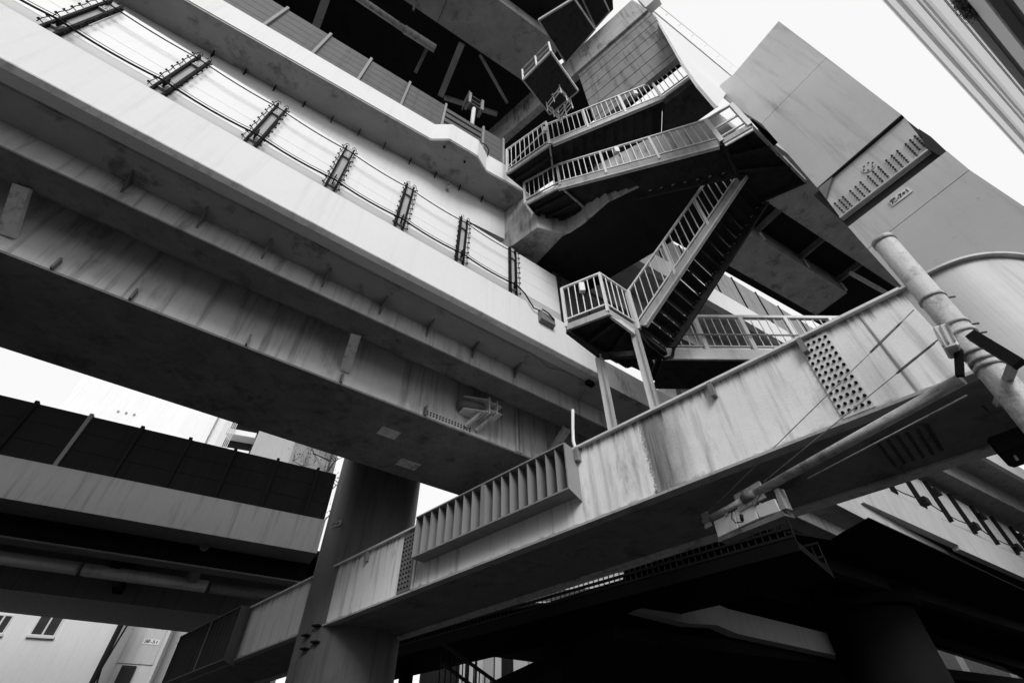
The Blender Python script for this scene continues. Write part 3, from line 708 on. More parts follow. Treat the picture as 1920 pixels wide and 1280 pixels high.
for k, (a, b) in enumerate(segs):
    if b is None: b = sr
    path = [bp(a), bp(b)]
    wallpoly(G(), path, ZP0, ZP1 - .002, 0, .06).build('web_plate', M_beam, pb_)
path = [bp(SL), bp(sr)] + arc
wallpoly(G(), path[:2], ZP1, ZP1 + .035, -.07, .25).build('top_flange', M_stair, pb_)
cw = wallpoly(G(), [bp(sr + .002)] + arc, ZP0 - .3, ZP1 - .002, .004, .06).build('curved_web', M_pier, pb_); cw['label'] = 'smooth curved wall where the beam rounds the pier'
wallpoly(G(), [bp(sr + .002)] + arc, ZP1, ZP1 + .03, -.05, .2).build('curved_rim', M_pier, cw)
wallpoly(G(), path[:2], ZP0 - .035, ZP0 - .002, -.04, .12).build('bottom_flange', M_string, pb_)
rear = [bp(SL) + FP.n * 1.7, bp(sr + .3) + FP.n * 1.7]
G().prism([A3(p[0], p[1], ZP0 - .03) for p in [bp(SL) + FP.n * .121, bp(sr) + FP.n * .121] + [p + FP.n * .2 for p in arc[:14:4]] + [rear[1] + FP.d * .6, rear[0]]], (0, 0, .028)).build('soffit_plate', M_dsteel, pb_)
wallpoly(G(), [rear[0], rear[1] + FP.d * .6], ZP0 - .001, ZP1 - .01, 0, .05).build('rear_web', M_web, pb_)
wallpoly(G(), [rear[0], rear[1] + FP.d * .6], ZP0 - .06, ZP0 - .031, -.12, .1).build('rear_flange', M_web, pb_)
# splice plate with bolts
spl = stripe(FP, s_spl0 + .015, s_spl1 - .01, rect(-.018, -.001, ZP0 + .03, ZP1 - .05)).build('splice_plate', M_stair, pb_)
mb2 = boltmesh(.018, .028, M_black, 'bolt_head')
for i in range(5):
    for j in range(12):
        s = s_spl0 + .045 + i * (s_spl1 - s_spl0 - .085) / 4; z = ZP0 + .09 + j * (ZP1 - ZP0 - .20) / 11
        inst('bolt', mb2, spl, FP.at(s, -.018, z), FP.d, FP.n, A3(0, 0, 1))
spl2 = stripe(FP, s_spl0 + .1, s_spl1 + .25, rect(.55, 1.3, ZP0 - .052, ZP0 - .031)).build('soffit_splice', M_dsteel, pb_)
mb3 = boltmesh(.02, .03, M_bolt, 'bolt_under')
for i in range(6):
    for j in range(9): inst('bolt', mb3, spl2, FP.at(s_spl0 + .15 + i * .095, .6 + j * .08, ZP0 - .052), FP.d, A3(0, 0, 1), FP.n)
for s in (-4.02, 4.05): stripe(FP, s, s + .015, rect(-.012, -.001, ZP0 + .01, ZP1 - .01)).build('weld_seam', M_string, pb_)
# drain lips on the top edge
for u, v in ((1340, 728), (1097, 850), (1512, 655), (700, 1035)):
    s = FP.s(H(u, v, ZP1)); stripe(FP, s - .03, s + .03, rect(-.09, -.001, ZP1 - .22, ZP1 - .003)).build('drain_lip', M_dsteel, pb_)
# ribbed brackets hung on the face
def ribbed(sa, sb, mid, n1, n2, z0, dep, label, m):
    t = G(); stripe(FP, sa, sb, rect(-dep, -.002, z0 - .025, z0), t)
    part = t.build('ribbed_bracket', m, pb_); part['label'] = label
    stripe(FP, sa, sb, rect(-dep, -.072, ZP1 + .0, ZP1 + .025)).build('top_plate', m, part)
    for a, b, n in ((sa, mid - .05, n1), (mid + .05, sb, n2)):
        for k in range(n + 1):
            s = a + (b - a) * k / n
            G().prism([FP.at(s, -.003, z0 + .001), FP.at(s, -dep + .01, z0 + .001), FP.at(s, -dep + .01, ZP1 - .002), FP.at(s, -.072, ZP1 - .002), FP.at(s, -.003, ZP1 - .05)], FP.d * .009).build('rib', m, part)
    stripe(FP, mid - .045, mid + .045, rect(-dep + .004, -.01, z0 + .002, ZP1 - .003)).build('mid_plate', m, part)
    stripe(FP, sb - .0, sb + .02, [(-dep, z0 - .02), (-.002, z0 - .12), (-.002, ZP1 - .01), (-.071, ZP1 - .01), (-dep, ZP1 + .02)]).build('end_plate', m, part)
    return part
ribbed(-3.78, -.12, -1.93, 8, 9, 4.97, .30, 'bracket of thin upright ribs on the beam face', M_rib)
ribbed(-15.6, -11.3, -13.2, 8, 7, 4.5, .30, 'dark bracket of upright ribs beyond the round column', M_col)
# bolt strip near the column
st_ = stripe(FP, -4.5, -4.1, rect(-.02, -.001, ZP0 + .03, ZP1 - .05)).build('splice_plate', M_dsteel, pb_)
for i in range(4):
    for j in range(12): inst('bolt', mb2, st_, FP.at(-4.44 + i * .09, -.02, ZP0 + .1 + j * .085), FP.d, FP.n, A3(0, 0, 1))
# round column
cc = A3(math.sin(rad(-17)) * 13, math.cos(rad(-17)) * 13, 0)
rc = thing('round_column', 'dark round steel column rising under the middle deck', 'column', cc)
zcol = [0, 3.1, 3.12, 6.2, 8.33]
G().tube([cc + A3(0, 0, z) for z in (0.002, 9.98)], 1.12, 48).build('shaft', M_col, rc)
G().tube([cc + A3(0, 0, z) for z in (2.9, 2.94)], 1.135, 48, cap=False).build('weld_ring', M_dsteel, rc)
for a, z in ((-.55, 4.35), (-.35, 4.5), (-.5, 4.1), (-.3, 4.2)):
    q = cc + A3(math.sin(a) * 1.12, -math.cos(a) * 1.12, z); G().bar(q, q + A3(math.sin(a), -math.cos(a), 0) * .12, .16, .03).build('step_hook', M_black, rc)
# ================================================================== grey pier
rp = 6.6
pc = A3(math.sin(rad(51.3)) * rp, math.cos(rad(51.3)) * rp, 0); FG = Frame(pc, 147.0)
pg = thing('steel_pier', 'tall smooth grey steel pier with bolted splice rising against the sky', 'pier', FG.at(.6, .5, 0))
def gp(u, v, off=0): s, z = FG.w(u, v, off); return FG.at(s, off, z)
j1 = ((1550, 108), (1428, 232)); j2 = ((1690, 215), (1532, 352)); j3 = ((1775, 283), (1590, 425))
def sh(pts, t):       # shrink along the pier's height by t metres at top
    return [p + A3(0, 0, t) for p in pts]
G().prism([gp(1460, 40), gp(*j1[0]) , gp(*j1[1]), gp(1390, 208), gp(1342, 172), gp(1352, 158), gp(1375, 140)], FG.n * .9).build('shaft_panel', M_pier, pg)
a, b = gp(*j1[0]), gp(*j1[1])
G().prism([a - A3(0, 0, .012), b - A3(0, 0, .012), gp(*j2[1]), gp(*j2[0])], FG.n * .9).build('shaft_panel', M_pier, pg)
# recessed bolted splice
off = .05
rcs = G().prism([gp(1691, 217) + FG.n * off - A3(0, 0, .02), gp(*j2[1]) + FG.n * off - A3(0, 0, .02), gp(1576, 410) + FG.n * off, gp(1742, 282) + FG.n * off, gp(1728, 262) + FG.n * off], FG.n * .8).build('splice_panel', M_pier, pg)
rcs['label'] = 'recessed panel with groups of dark bolts'
G().prism([gp(*j2[0]) - A3(0, 0, .001), gp(*j2[1]) - A3(0, 0, .001), gp(*j2[1]) - A3(0, 0, .02), gp(*j2[0]) - A3(0, 0, .02)], FG.n * .5).build('groove', M_pierd, pg)
g0, g1 = gp(1576, 410), gp(1742, 282)
G().prism([gp(1520, 362) + FG.n * .08, gp(1690, 216) + FG.n * .08, gp(1775, 283) + FG.n * .08, gp(1590, 425) + FG.n * .08], FG.n * .5).build('groove', M_pierd, pg)
G().bar(g0 + FG.n * .02 + A3(0, 0, .03), g1 + FG.n * .02 + A3(0, 0, .03), .05, .03).build('splice_lip', M_pier, pg)
mb4 = boltmesh(.0155, .035, M_bolt, 'pier_bolt')
cols = [(270, 1060), (318, 1025), (358, 990), (438, 925), (495, 880), (548, 830), (632, 765), (687, 715), (745, 665), (830, 592), (890, 540), (950, 490), (1042, 415), (1092, 372), (1142, 330)]
for k, (x, y) in enumerate(cols):
    for j in range(6 if k > 2 else 5):
        if k > 12 and j > 4: continue
        u = 1520 + (x + j * 24) / 5.818; v = 200 + (y + j * 24.5) / 5.818
        inst('bolt', mb4, rcs, gp(u, v, off) , FG.d, FG.n, A3(0, 0, 1))
cv = gp(1629, 313, off)
g = G(); g.tube([cv, cv - FG.n * .012], .10, 24); cvo = g.build('round_cover', M_pier, rcs)
for k in range(6):
    a = k * math.pi / 3; inst('bolt', mb, rcs, cv - FG.n * .012 + FG.d * .07 * math.cos(a) + A3(0, 0, .07 * math.sin(a)), FG.d * .5, FG.n * .5, A3(0, 0, .5))
# peeling flaps beside the splice
G().prism([gp(1722, 241), gp(1745, 256), gp(1775, 284), gp(1762, 292), gp(1735, 276)], FG.n * .07).build('torn_flap', M_pierd, pg)
G().prism([gp(1534, 353), gp(1560, 332), gp(1548, 372)], FG.n * .04).build('torn_flap', mat('flap_grey', .2, .3, 8), pg)
# lower shaft
lo_l = gp(1680, 545); lo_r = gp(1920, 395); jl, jr = gp(*j3[1]), gp(*j3[0])
sL, sR = FG.s(gp(1600, 438)), FG.s(lo_r) + .03
zl_, zr_ = jl[2], jr[2]
ja, jb_ = gp(1677, 427), gp(1815, 320); sl_ = (jb_[2] - ja[2]) / (FG.s(jb_) - FG.s(ja)); zjl = ja[2] + sl_ * (sL - FG.s(ja)); zjr = ja[2] + sl_ * (sR - FG.s(ja))
G().prism([FG.at(FG.s(jl), 0, zl_ - .004), FG.at(FG.s(jr), 0, zr_ - .004), FG.at(sR, 0, zjr), FG.at(sL, 0, zjl)], FG.n * .9).build('shaft_panel', M_pier, pg)
G().prism([FG.at(sL, 0.003, zjl - .008), FG.at(sR, 0.003, zjr - .008), FG.at(sR + .02, 0.003, .002), FG.at(sL - .02, 0.003, .002)], FG.n * .9).build('shaft_panel', M_pier, pg)
# number plate
npl = thing('number_plate', 'small white number plate with black characters below the pier splice', 'sign', gp(1689, 370))
nl, nr_ = gp(1668, 386), gp(1709, 352)
dn = (nr_ - nl); wn = np.linalg.norm(dn); dn = FG.d
cen = (nl + nr_) / 2 - FG.n * .012; hn = .125
wn = abs((nr_ - nl) @ FG.d) * .86
G().prism([cen - dn * wn / 2 - A3(0, 0, hn / 2), cen + dn * wn / 2 - A3(0, 0, hn / 2), cen + dn * wn / 2 + A3(0, 0, hn / 2), cen - dn * wn / 2 + A3(0, 0, hn / 2)], FG.n * .008).build('plate', M_plate, npl)
def textobj(body, size, center, d, n, parent, m=M_ink, squash=1.0, width=None):
    cu = bpy.data.curves.new('lettering', 'FONT'); cu.body = body; cu.size = size; cu.align_x = 'CENTER'; cu.align_y = 'CENTER'; cu.extrude = .001; cu.offset = .003
    to = bpy.data.objects.new('tmp_text', cu); COL.objects.link(to)
    dg = bpy.context.evaluated_depsgraph_get(); me = bpy.data.meshes.new_from_object(to.evaluated_get(dg)); bpy.data.objects.remove(to)
    if width and len(me.vertices):
        xs = [v.co.x for v in me.vertices]; k = width / (max(xs) - min(xs))
        for v in me.vertices: v.co.x *= k
    me.materials.clear(); me.materials.append(m); me.name = 'lettering'
    return inst('lettering', me, parent, center, d, A3(0, 0, 1), -n)
textobj('深-7+1', hn * .78, cen - FG.n * .006, FG.d, FG.n, npl, width=wn * .86)

# ================================================================== signal pole
rq = 4.9
pq = A3(math.sin(rad(52.6)) * rq, math.cos(rad(52.6)) * rq, 0)
sp_ = thing('signal_pole', 'thick galvanised pole with clamps carrying a long cantilever arm', 'pole', pq)
ztp = Rr(1652, 455, rq)[2]; bend = A3(.05, -.02, 0)
def pole(z): return pq + A3(math.sin(rad(53.3)) - math.sin(rad(52.0)), math.cos(rad(53.3)) - math.cos(rad(52.0)), 0) * rq * ((z - 4.2) / 2.2) + A3(0, 0, z)
G().tube([pole(.003), pole(ztp)], .098, 24).build('shaft', M_galv, sp_)
G().tube([pole(ztp - .05), pole(ztp + .012), pole(ztp + .03)], [.106, .106, .07], 24).build('cap', M_galv, sp_)
def zat(u, v): return Rr(u, v, rq)[2]
for u, v in ((1748, 562), (1790, 612), (1806, 627), (1830, 665), (1843, 680), (1855, 690)):
    z = zat(u, v); part = G().tube([pole(z - .02), pole(z + .02)], .107, 24).build('clamp_band', M_galv, sp_)
    q = pole(z) + dirv(100) * .10; G().tube([q, q + dirv(100) * .09], .010, 6).build('clamp_bolt', M_bolt, part)
za = zat(1838, 690)
arm0 = pole(za); arm1 = H(1320, 978, za + .02)
ad = (arm1 - arm0) / np.linalg.norm(arm1 - arm0)
am = G().tube([arm0 + ad * .2, arm0 + ad * (np.linalg.norm(arm1 - arm0) * .76)], [.052, .045], 16).build('arm', M_galv, sp_)
arl = np.linalg.norm(arm1 - arm0)
G().tube([arm0 + ad * arl * .79, arm1], .038, 14).build('arm_tip', M_galv, sp_)
G().tube([arm0 + ad * arl * .745, arm0 + ad * arl * .80], .058, 14).build('arm_sleeve', M_dsteel, sp_)
for t in (.735, .775, .81): G().bar(arm0 + ad * arl * t - A3(0, 0, .1), arm0 + ad * arl * t + A3(0, 0, .1), .03, .14, up=ad).build('sleeve_clamp', M_galv, sp_)
G().tube([arm0 + ad * .25 - A3(0, 0, .14), arm0 + ad * arl * .55 - A3(0, 0, .13)], .008, 6).build('lower_stay', M_galv, sp_)
hk = arm1 - ad * .06 + A3(0, 0, .07)
G().bar(arm1 - ad * .05 - A3(0, 0, .09), arm1 - ad * .05 + A3(0, 0, .10), .02, .11, up=ad).build('end_clamp', M_galv, sp_)
def stay(p, q, name='guy_wire'):
    p, q = A3(*p), A3(*q); part = G().tube([p, q], .006, 6).build(name, M_galv, sp_)
    d = (q - p) / np.linalg.norm(q - p); n = np.cross(d, A3(0, 0, 1)); n /= np.linalg.norm(n)
    a = p + d * .18; b = p + d * .5
    for sg in (-1, 1): G().tube([a + n * .012 * sg, b + n * .012 * sg], .005, 6).build('turnbuckle_rod', M_galv, part)
    for c in (a, b): G().tube([c - d * .04, c + d * .03], .011, 8).build('turnbuckle_end', M_galv, part)
tl = dirv(-35)
stay(pole(zat(1748, 562)) + dirv(-40) * .16, hk)
stay(pole(zat(1806, 627)) + dirv(-40) * .05 - dirv(52) * .15, arm0 + ad * arl * .70 + A3(0, 0, .07))
# dark channel plate and pale box on the pole
cp = thing('clamp_channel', 'black steel channel clamped across the galvanised pole', 'bracket', pole(za + .25) - dirv(52) * .2)
ch0 = Rr(1822, 628, 4.66); ch1 = Rr(1912, 683, 4.66)
G().bar(ch0, ch1, .09, .08).build('channel', M_black, cp)
for t in (.45, .7): q = ip(ch0, ch1, t); G().tube([q + A3(0, 0, -.08), q + A3(0, 0, .16)], .014, 6).build('stud', M_bolt, cp)
G().bar(ip(ch0, ch1, .9), ip(ch0, ch1, .9) + dirv(20) * .5 - A3(0, 0, .05), .05, .05).build('tie_rod', M_galv, cp)
bx = thing('pole_box', 'small pale ribbed terminal box strapped to the galvanised pole', 'terminal box', Rr(1772, 650, 4.75))
b0 = Rr(1768, 622, 4.78); b1_ = Rr(1784, 655, 4.78)
G().bar(b1_ - A3(0, 0, .04), b0 + A3(0, 0, .02), .10, .20, up=perp(133)).build('housing', M_stair, bx, bevel=.015)
for k in (-1, 0, 1): G().bar(b1_ + dirv(133) * .045 * k - perp(133) * .105, b0 + dirv(133) * .045 * k - perp(133) * .105, .015, .012).build('rib', M_galv, bx)
G().bar(Rr(1797, 655, 4.8), Rr(1800, 705, 4.8), .05, .05).build('strap_leg', M_black, bx)
# signal head hung from the arm tip
az_a = math.degrees(math.atan2(ad[0], ad[1])) + 180; FS = Frame(arm1, az_a)
if FS.n @ arm1 < 0: FS.n = -FS.n
sg_ = thing('traffic_signal', 'pale traffic signal housing seen from behind under the arm tip', 'traffic signal', arm1 - A3(0, 0, .4))
def sgp(u, v, off=0):
    q = W(u, v, FS.p, az_a); return q + FS.n * off
qa = [sgp(1337, 977), sgp(1376, 957), sgp(1384, 990), sgp(1346, 1008)]; qb = [sgp(1377, 956), sgp(1412, 938), sgp(1422, 972), sgp(1385, 989)]
qc = [sgp(1414, 948), sgp(1452, 934), sgp(1464, 958), sgp(1424, 971)]
for q, m in ((qa, M_bwhite), (qb, M_bwhite), (qc, M_plate)): G().prism(q, FS.n * .14).build('lamp_housing', m, sg_, bevel=.008)
G().prism([sgp(1346, 1009), sgp(1466, 957), sgp(1472, 966), sgp(1347, 1016)], FS.n * .16).build('visor_rail', M_dsteel, sg_)
G().prism([sgp(1451, 918), sgp(1458, 914), sgp(1474, 952), sgp(1464, 956)], FS.n * .1).build('end_bracket', M_galv, sg_)
G().tube([sgp(1376, 958, -.03), sgp(1378, 972, -.05), sgp(1385, 981, -.05), sgp(1397, 979, -.03)], .007, 6).build('signal_cable', M_black, sg_)
G().tube([sgp(1397, 966, -.06), sgp(1399, 978, -.06)], .02, 8).build('cable_gland', M_black, sg_)
G().bar(sgp(1360, 955), sgp(1364, 966), .03, .05).build('hanger', M_galv, sg_)
G().bar(sgp(1425, 925), sgp(1415, 945), .05, .05).build('hanger', M_dsteel, sg_)
# hanging dark lamp at right edge
hl = thing('signal_lamp', 'dark lamp unit with a bright rim hanging behind the pole', 'lamp', Rr(1905, 840, 6.2))
q = Rr(1906, 838, 6.2); G().bar(q - dirv(50) * .2, q + dirv(50) * .2, .3, .2).build('housing', M_black, hl, bevel=.03)
G().bar(Rr(1887, 832, 6.1), Rr(1908, 862, 6.1), .015, .02).build('rim', M_stair, hl)
G().tube([Rr(1835, 752, 6.2), Rr(1902, 822, 6.2)], .012, 6).build('cable', M_dsteel, hl)
# ================================================================== low viaduct on the left
qL = A3(-16.1, 14.7, 0); FL = Frame(qL, 60.3)
vl = thing('viaduct_deck', 'shaded lower viaduct with dull grey parapet crossing behind the round column', 'viaduct', FL.at(0, 2, 0), 'stacked expressway decks')
zt1 = FL.w(300, 808)[1]; zt0 = FL.w(300, 912)[1]; zq0 = FL.w(300, 985)[1]
eL = FL.w(604, 1000)[0]
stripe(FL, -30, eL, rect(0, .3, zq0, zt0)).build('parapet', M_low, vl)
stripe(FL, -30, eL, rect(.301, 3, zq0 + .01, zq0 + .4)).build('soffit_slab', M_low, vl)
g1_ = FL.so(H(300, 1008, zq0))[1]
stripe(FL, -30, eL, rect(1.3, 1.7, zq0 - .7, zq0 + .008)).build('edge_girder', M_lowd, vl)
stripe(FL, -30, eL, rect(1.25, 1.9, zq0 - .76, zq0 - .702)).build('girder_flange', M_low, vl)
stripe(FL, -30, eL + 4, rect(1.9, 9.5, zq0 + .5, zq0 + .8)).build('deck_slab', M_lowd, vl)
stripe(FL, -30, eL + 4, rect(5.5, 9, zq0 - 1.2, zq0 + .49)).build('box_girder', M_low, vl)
for k in range(5):
    s = -18 + k * 5.2; stripe(FL, s, s + .3, rect(1.91, 5.49, zq0 - .9, zq0 + .49)).build('cross_frame', M_lowd, vl)
nl_ = thing('noise_wall', 'black boarded noise wall on the shaded lower viaduct', 'noise wall', FL.at(0, .1, zt0))
tops = [FL.w(u, v)[0] for u, v in ((70, 752), (175, 775), (270, 797), (360, 817), (600, 872))]
stp = (tops[3] - tops[0]) / 3
xs = [tops[0] + stp * k for k in range(-6, 7)]
xs = [x for x in xs if x < eL]
for a, b in zip(xs, xs[1:] + [eL]):
    for j in range(3):
        z0 = zt0 + .01 + j * (zt1 - zt0) / 3; stripe(FL, a + .05, b - .05, rect(.1, .16, z0, z0 + (zt1 - zt0) / 3 - .015)).build('board', M_lowd, nl_)
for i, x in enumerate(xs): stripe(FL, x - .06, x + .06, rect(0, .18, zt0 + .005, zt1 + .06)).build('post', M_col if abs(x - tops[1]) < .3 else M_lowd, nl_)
# service pipes below
dpz = zq0 - 1.3
lp = thing('service_pipe', 'pale service pipe in lengths slung under the lower viaduct', 'pipe', FL.at(-5, 2.5, dpz))
sp0, sp1 = FL.s(W(0, 1045, FL.p, 60.3, 2.5)), FL.s(W(190, 1073, FL.p, 60.3, 2.5))
zpp = W(60, 1053, FL.p, 60.3, 2.5)[2]
for k in range(4): 
    a = sp0 - 6 + k * 4.2; G().tube([FL.at(a, 2.5, zpp), FL.at(a + 4.05, 2.5, zpp)], .22, 12).build('pipe_length', M_low if k > 2 else M_stair, lp)
a = sp0 - 6 + 4 * 4.2
G().tube([FL.at(a, 2.5, zpp), FL.at(a + 1.2, 2.5, zpp - .1), FL.at(a + 2, 2.5, zpp + .1), FL.at(eL, 2.5, zpp)], .16, 10).build('pipe_length', M_low, lp)
dpx = thing('down_pipe', 'slanting drain pipe under the shaded lower viaduct', 'pipe', W(365, 1085, FL.p, 60.3, 2.2))
G().tube([W(385, 1020, FL.p, 60.3, 1.2), W(378, 1045, FL.p, 60.3, 1.8), W(360, 1090, FL.p, 60.3, 2.2)], .17, 10).build('pipe', M_low, dpx)
G().bar(W(350, 1078, FL.p, 60.3, 2.3), W(372, 1085, FL.p, 60.3, 2.3), .25, .3).build('bracket', M_low, dpx)
# bottom girder of that viaduct over the white house
FQ = Frame(FL.at(0, 6, 0), 62.5)
zq = FQ.w(180, 1136, 3.0)[1]
lg = stripe(FQ, -30, 12, rect(0, 3.0, zq, zq + 1.6)).build('lower_girder', M_low, vl)
for u, v in ((290, 1127), (260, 1152)):
    s = FQ.s(H(u, v, zq)); stripe(FQ, s, s + .9, rect(.2, .9, zq - .02, zq - .002)).build('patch_plate', M_web, vl)
# ================================================================== houses on the left
def window(bld, fr, s0, s1, z0, z1, off=0, split=1, m=M_glass):
    f = G(); t = .06
    stripe(fr, s0 - t, s1 + t, rect(off - .03, off + .02, z0 - t, z0), f); stripe(fr, s0 - t, s1 + t, rect(off - .03, off + .02, z1, z1 + t), f)
    stripe(fr, s0 - t, s0, rect(off - .03, off + .02, z0, z1), f); stripe(fr, s1, s1 + t, rect(off - .03, off + .02, z0, z1), f)
    for k in range(1, split + 1): s = s0 + (s1 - s0) * k / (split + 1); stripe(fr, s - .04, s + .04, rect(off - .035, off + .02, z0, z1), f)
    wn_ = f.build('window', M_frame, bld)
    stripe(fr, s0, s1, rect(off - .012, off - .004, z0, z1)).build('pane', m, wn_)
    stripe(fr, s0 - .12, s1 + .12, rect(off - .12, off - .001, z0 - .16, z0 - .062)).build('sill', M_frame, wn_)
q = Rr(200, 1200, 36); FH = Frame(q, 70)
h1 = thing('white_house', 'plain white house wall with two dark sliding windows under the lower viaduct', 'house', FH.at(-5, 3, 0))
sr_ = FH.w(200, 1225)[0]
stripe(FH, -30, sr_, rect(0, 6, 0.002, 11)).build('wall', M_bwhite, h1)
for (ua, va_, ub, vb_) in ((58, 1188, 119, 1158), (-25, 1184, 24, 1155)):
    a = FH.w(ua, va_); c = FH.w(ub, vb_)
    window(h1, FH, a[0], c[0], a[1], c[1], off=-.002)
dpp = thing('rain_pipe', 'black rain pipe down the corner of the white house', 'pipe', FH.at(sr_, -.2, 0))
G().tube([FH.at(sr_ + .05, -.2, .003), FH.at(sr_ + .05, -.2, 11)], .13, 8).build('pipe', M_black, dpp)
G().tube([FH.at(sr_ + .4, -.25, 3), FH.at(sr_ + .5, -.25, 5.5), FH.at(sr_ + .15, -.25, 7.2), FH.at(sr_ + .4, -.25, 9.5)], .05, 6).build('cable', M_black, dpp)
# pale pier panel with plate
q = Rr(270, 1200, 38); FM = Frame(q, 66)
pm = thing('pale_pier', 'pale steel pier panel with a small number plate next to the white house', 'pier', FM.at(0, .5, 0))
s0_, s1_ = FM.w(222, 1165)[0], FM.w(322, 1180)[0]
stripe(FM, s0_, s1_, rect(0, 1.2, .002, 11)).build('panel', mat('pale_pier_paint', .62, .08, .5, streak=.2), pm)
stripe(FM, s0_ + .25, s1_ - .2, rect(-.05, -.002, FM.w(270, 1245)[1], 10.5)).build('cover_plate', mat('pale_pier_cover', .55, .06, .5, streak=.15), pm)
stripe(FM, s0_ + 1.2, s0_ + 1.9, rect(-.12, -.051, .003, FM.w(250, 1248)[1])).build('vent_slot', M_bdark, pm)
pl2 = thing('number_plate', 'small white number plate on the pale pier near the white house', 'sign', FM.at(FM.w(284, 1203)[0], -.08, FM.w(284, 1203)[1]))
c_ = FM.at(FM.w(284, 1203)[0], -.07, FM.w(284, 1203)[1])
G().prism([c_ - FM.d * .4 - A3(0, 0, .13), c_ + FM.d * .4 - A3(0, 0, .13), c_ + FM.d * .4 + A3(0, 0, .13), c_ - FM.d * .4 + A3(0, 0, .13)], FM.n * .01).build('plate', M_plate, pl2)
textobj('深-51', .2, c_ - FM.n * .006, FM.d, FM.n, pl2, width=.66)
c_ = cc + A3(math.sin(-.55) * 1.13, -math.cos(-.55) * 1.13, Rr(621, 978, 12.2)[2])
pl3 = thing('number_plate', 'tiny dim number plate on the dark round column', 'sign', c_)
dcol = A3(math.cos(-.55), math.sin(-.55), 0); ncol = A3(-math.sin(-.55) * -1 * -1, math.cos(-.55), 0); ncol = np.cross(A3(0, 0, 1), dcol)
G().prism([c_ - dcol * .16 - A3(0, 0, .06), c_ + dcol * .16 - A3(0, 0, .06), c_ + dcol * .16 + A3(0, 0, .06), c_ - dcol * .16 + A3(0, 0, .06)], ncol * .01).build('plate', M_plate, pl3)
textobj('深-52', .09, c_ - ncol * .004, dcol, ncol, pl3, width=.26)
# upper white house between the decks
q = Rr(300, 770, 45); FU = Frame(q, 68)
h2 = thing('white_house', 'white apartment wall with one small window between two viaducts', 'house', FU.at(0, 3, 0))
a = FU.w(137, 730); b = FU.w(432, 800)
stripe(FU, a[0], b[0], rect(0, 8, .002, FU.w(200, 700)[1] + 12)).build('wall', M_bwhite, h2)
wa = FU.w(356, 788); wb = FU.w(368, 776); window(h2, FU, wa[0], wa[0] + 1.5, wa[1] - .4, wa[1] + 1.2, off=-.003)
for k in range(3): c = FU.w(222 + 15 * k, 771 + 3 * k); G().tube([FU.at(c[0], 0, c[1]), FU.at(c[0], -.1, c[1])], .09, 8).build('vent_cap', M_bgrey, h2)
G().prism([FU.at(b[0] - 3.6, -.4, 0.003), FU.at(b[0] - 1.2, -.4, 0.003), FU.at(b[0] - 1.2, -.002, .003), FU.at(b[0] - 3.6, -.002, .003)], (0, 0, 40)).build('corner_strip', M_bwhite, h2)
q = Rr(450, 815, 40); FV = Frame(q, 68)
h3 = thing('balcony_house', 'house with dark balconies and thin rails squeezed between two viaducts', 'house', FV.at(2, 3, 0))
a = FV.w(440, 815)[0]; b = FV.w(470, 830)[0]
stripe(FV, a - .6, b, rect(.8, 6, .002, 32)).build('wall', M_bdark, h3)
zc_ = FV.w(455, 820)[1]
for k in range(-3, 4):
    stripe(FV, a - .6, b + .2, rect(-.3, .79, zc_ + k * 1.7, zc_ + k * 1.7 + .45)).build('balcony', M_bwhite, h3)
for k in range(8): G().bar(FV.at(a - .9 + k * .12, -.5, zc_ - 6), FV.at(a - .9 + k * .12, -.5, zc_ + 6), .04, .04).build('rail_bar', M_frame, h3)
q = Rr(550, 850, 38); FX = Frame(q, 68)
h4 = thing('grey_house', 'weathered grey house wall behind bare branches beside the round column', 'house', FX.at(2, 3, 0))
a = FX.w(470, 840)[0]; b = FX.w(640, 860)[0]
stripe(FX, a, a + 3.2, rect(.5, 6, .002, 30)).build('wall', M_bgrey, h4)
g = G(); zr0 = FX.w(560, 830)[1]
stripe(FX, a + 3.0, b - .4, rect(0, 6, .002, zr0 + 1.5)).build('wing', mat('weathered_wall', .26, .35, 1.2, stain=.7, streak=.4), h4)
def baretree(name, label, base, height, spread, n=9, leaf=0, lm=M_leaf):
    t = thing(name, label, 'tree', base); g = G(); rnd = random.Random(3); tips = []
    top = A3(*base) + A3(0, 0, height)
    g.tube([A3(*base), A3(*base) + A3(.1, 0, height * .5), top], [.22, .15, .03], 8)
    for k in range(n):
        h0 = A3(*base) + A3(.1, 0, height * (.45 + .5 * k / n)); a = rnd.uniform(0, 6.28)
        d = A3(math.cos(a), math.sin(a) * .6, rnd.uniform(.2, .9)) * spread * rnd.uniform(.5, 1)
        m_ = h0 + d * .5 + A3(0, 0, rnd.uniform(0, .3)); g.tube([h0, m_, h0 + d], [.09, .05, .015], 5)
        for j in range(4):
            q = ip(m_, h0 + d, rnd.random()); e = A3(rnd.uniform(-1, 1), rnd.uniform(-.6, .6), rnd.uniform(-.2, 1)) * spread * .3
            g.tube([q, q + e], [.03, .008], 4); tips.append(q + e)
    g.build('trunk', M_bark, t)
    l = G()
    for q in tips:
        for j in range(leaf):
            c = q + A3(rnd.gauss(0, .28), rnd.gauss(0, .28), rnd.gauss(0, .28)); u = A3(rnd.gauss(0, 1), rnd.gauss(0, 1), rnd.gauss(0, 1)); u /= np.linalg.norm(u)
            v = np.cross(u, A3(rnd.gauss(0, 1), rnd.gauss(0, 1), rnd.gauss(0, 1))); v /= np.linalg.norm(v) + 1e-6; s = rnd.uniform(.05, .12)
            l.add([c - u * s, c + v * s * .5, c + u * s, c - v * s * .5], [[0, 1, 2, 3]])
    if l.v: l.build('crown', lm, t)
    return t
zz_ = FX.w(540, 830)[1]
bt = FX.at(a + 6, -1.2, 0.002); baretree('bare_tree', 'dark bare branched tree in front of the weathered grey house', bt, zz_ + 3, 3.4, 16, 10)
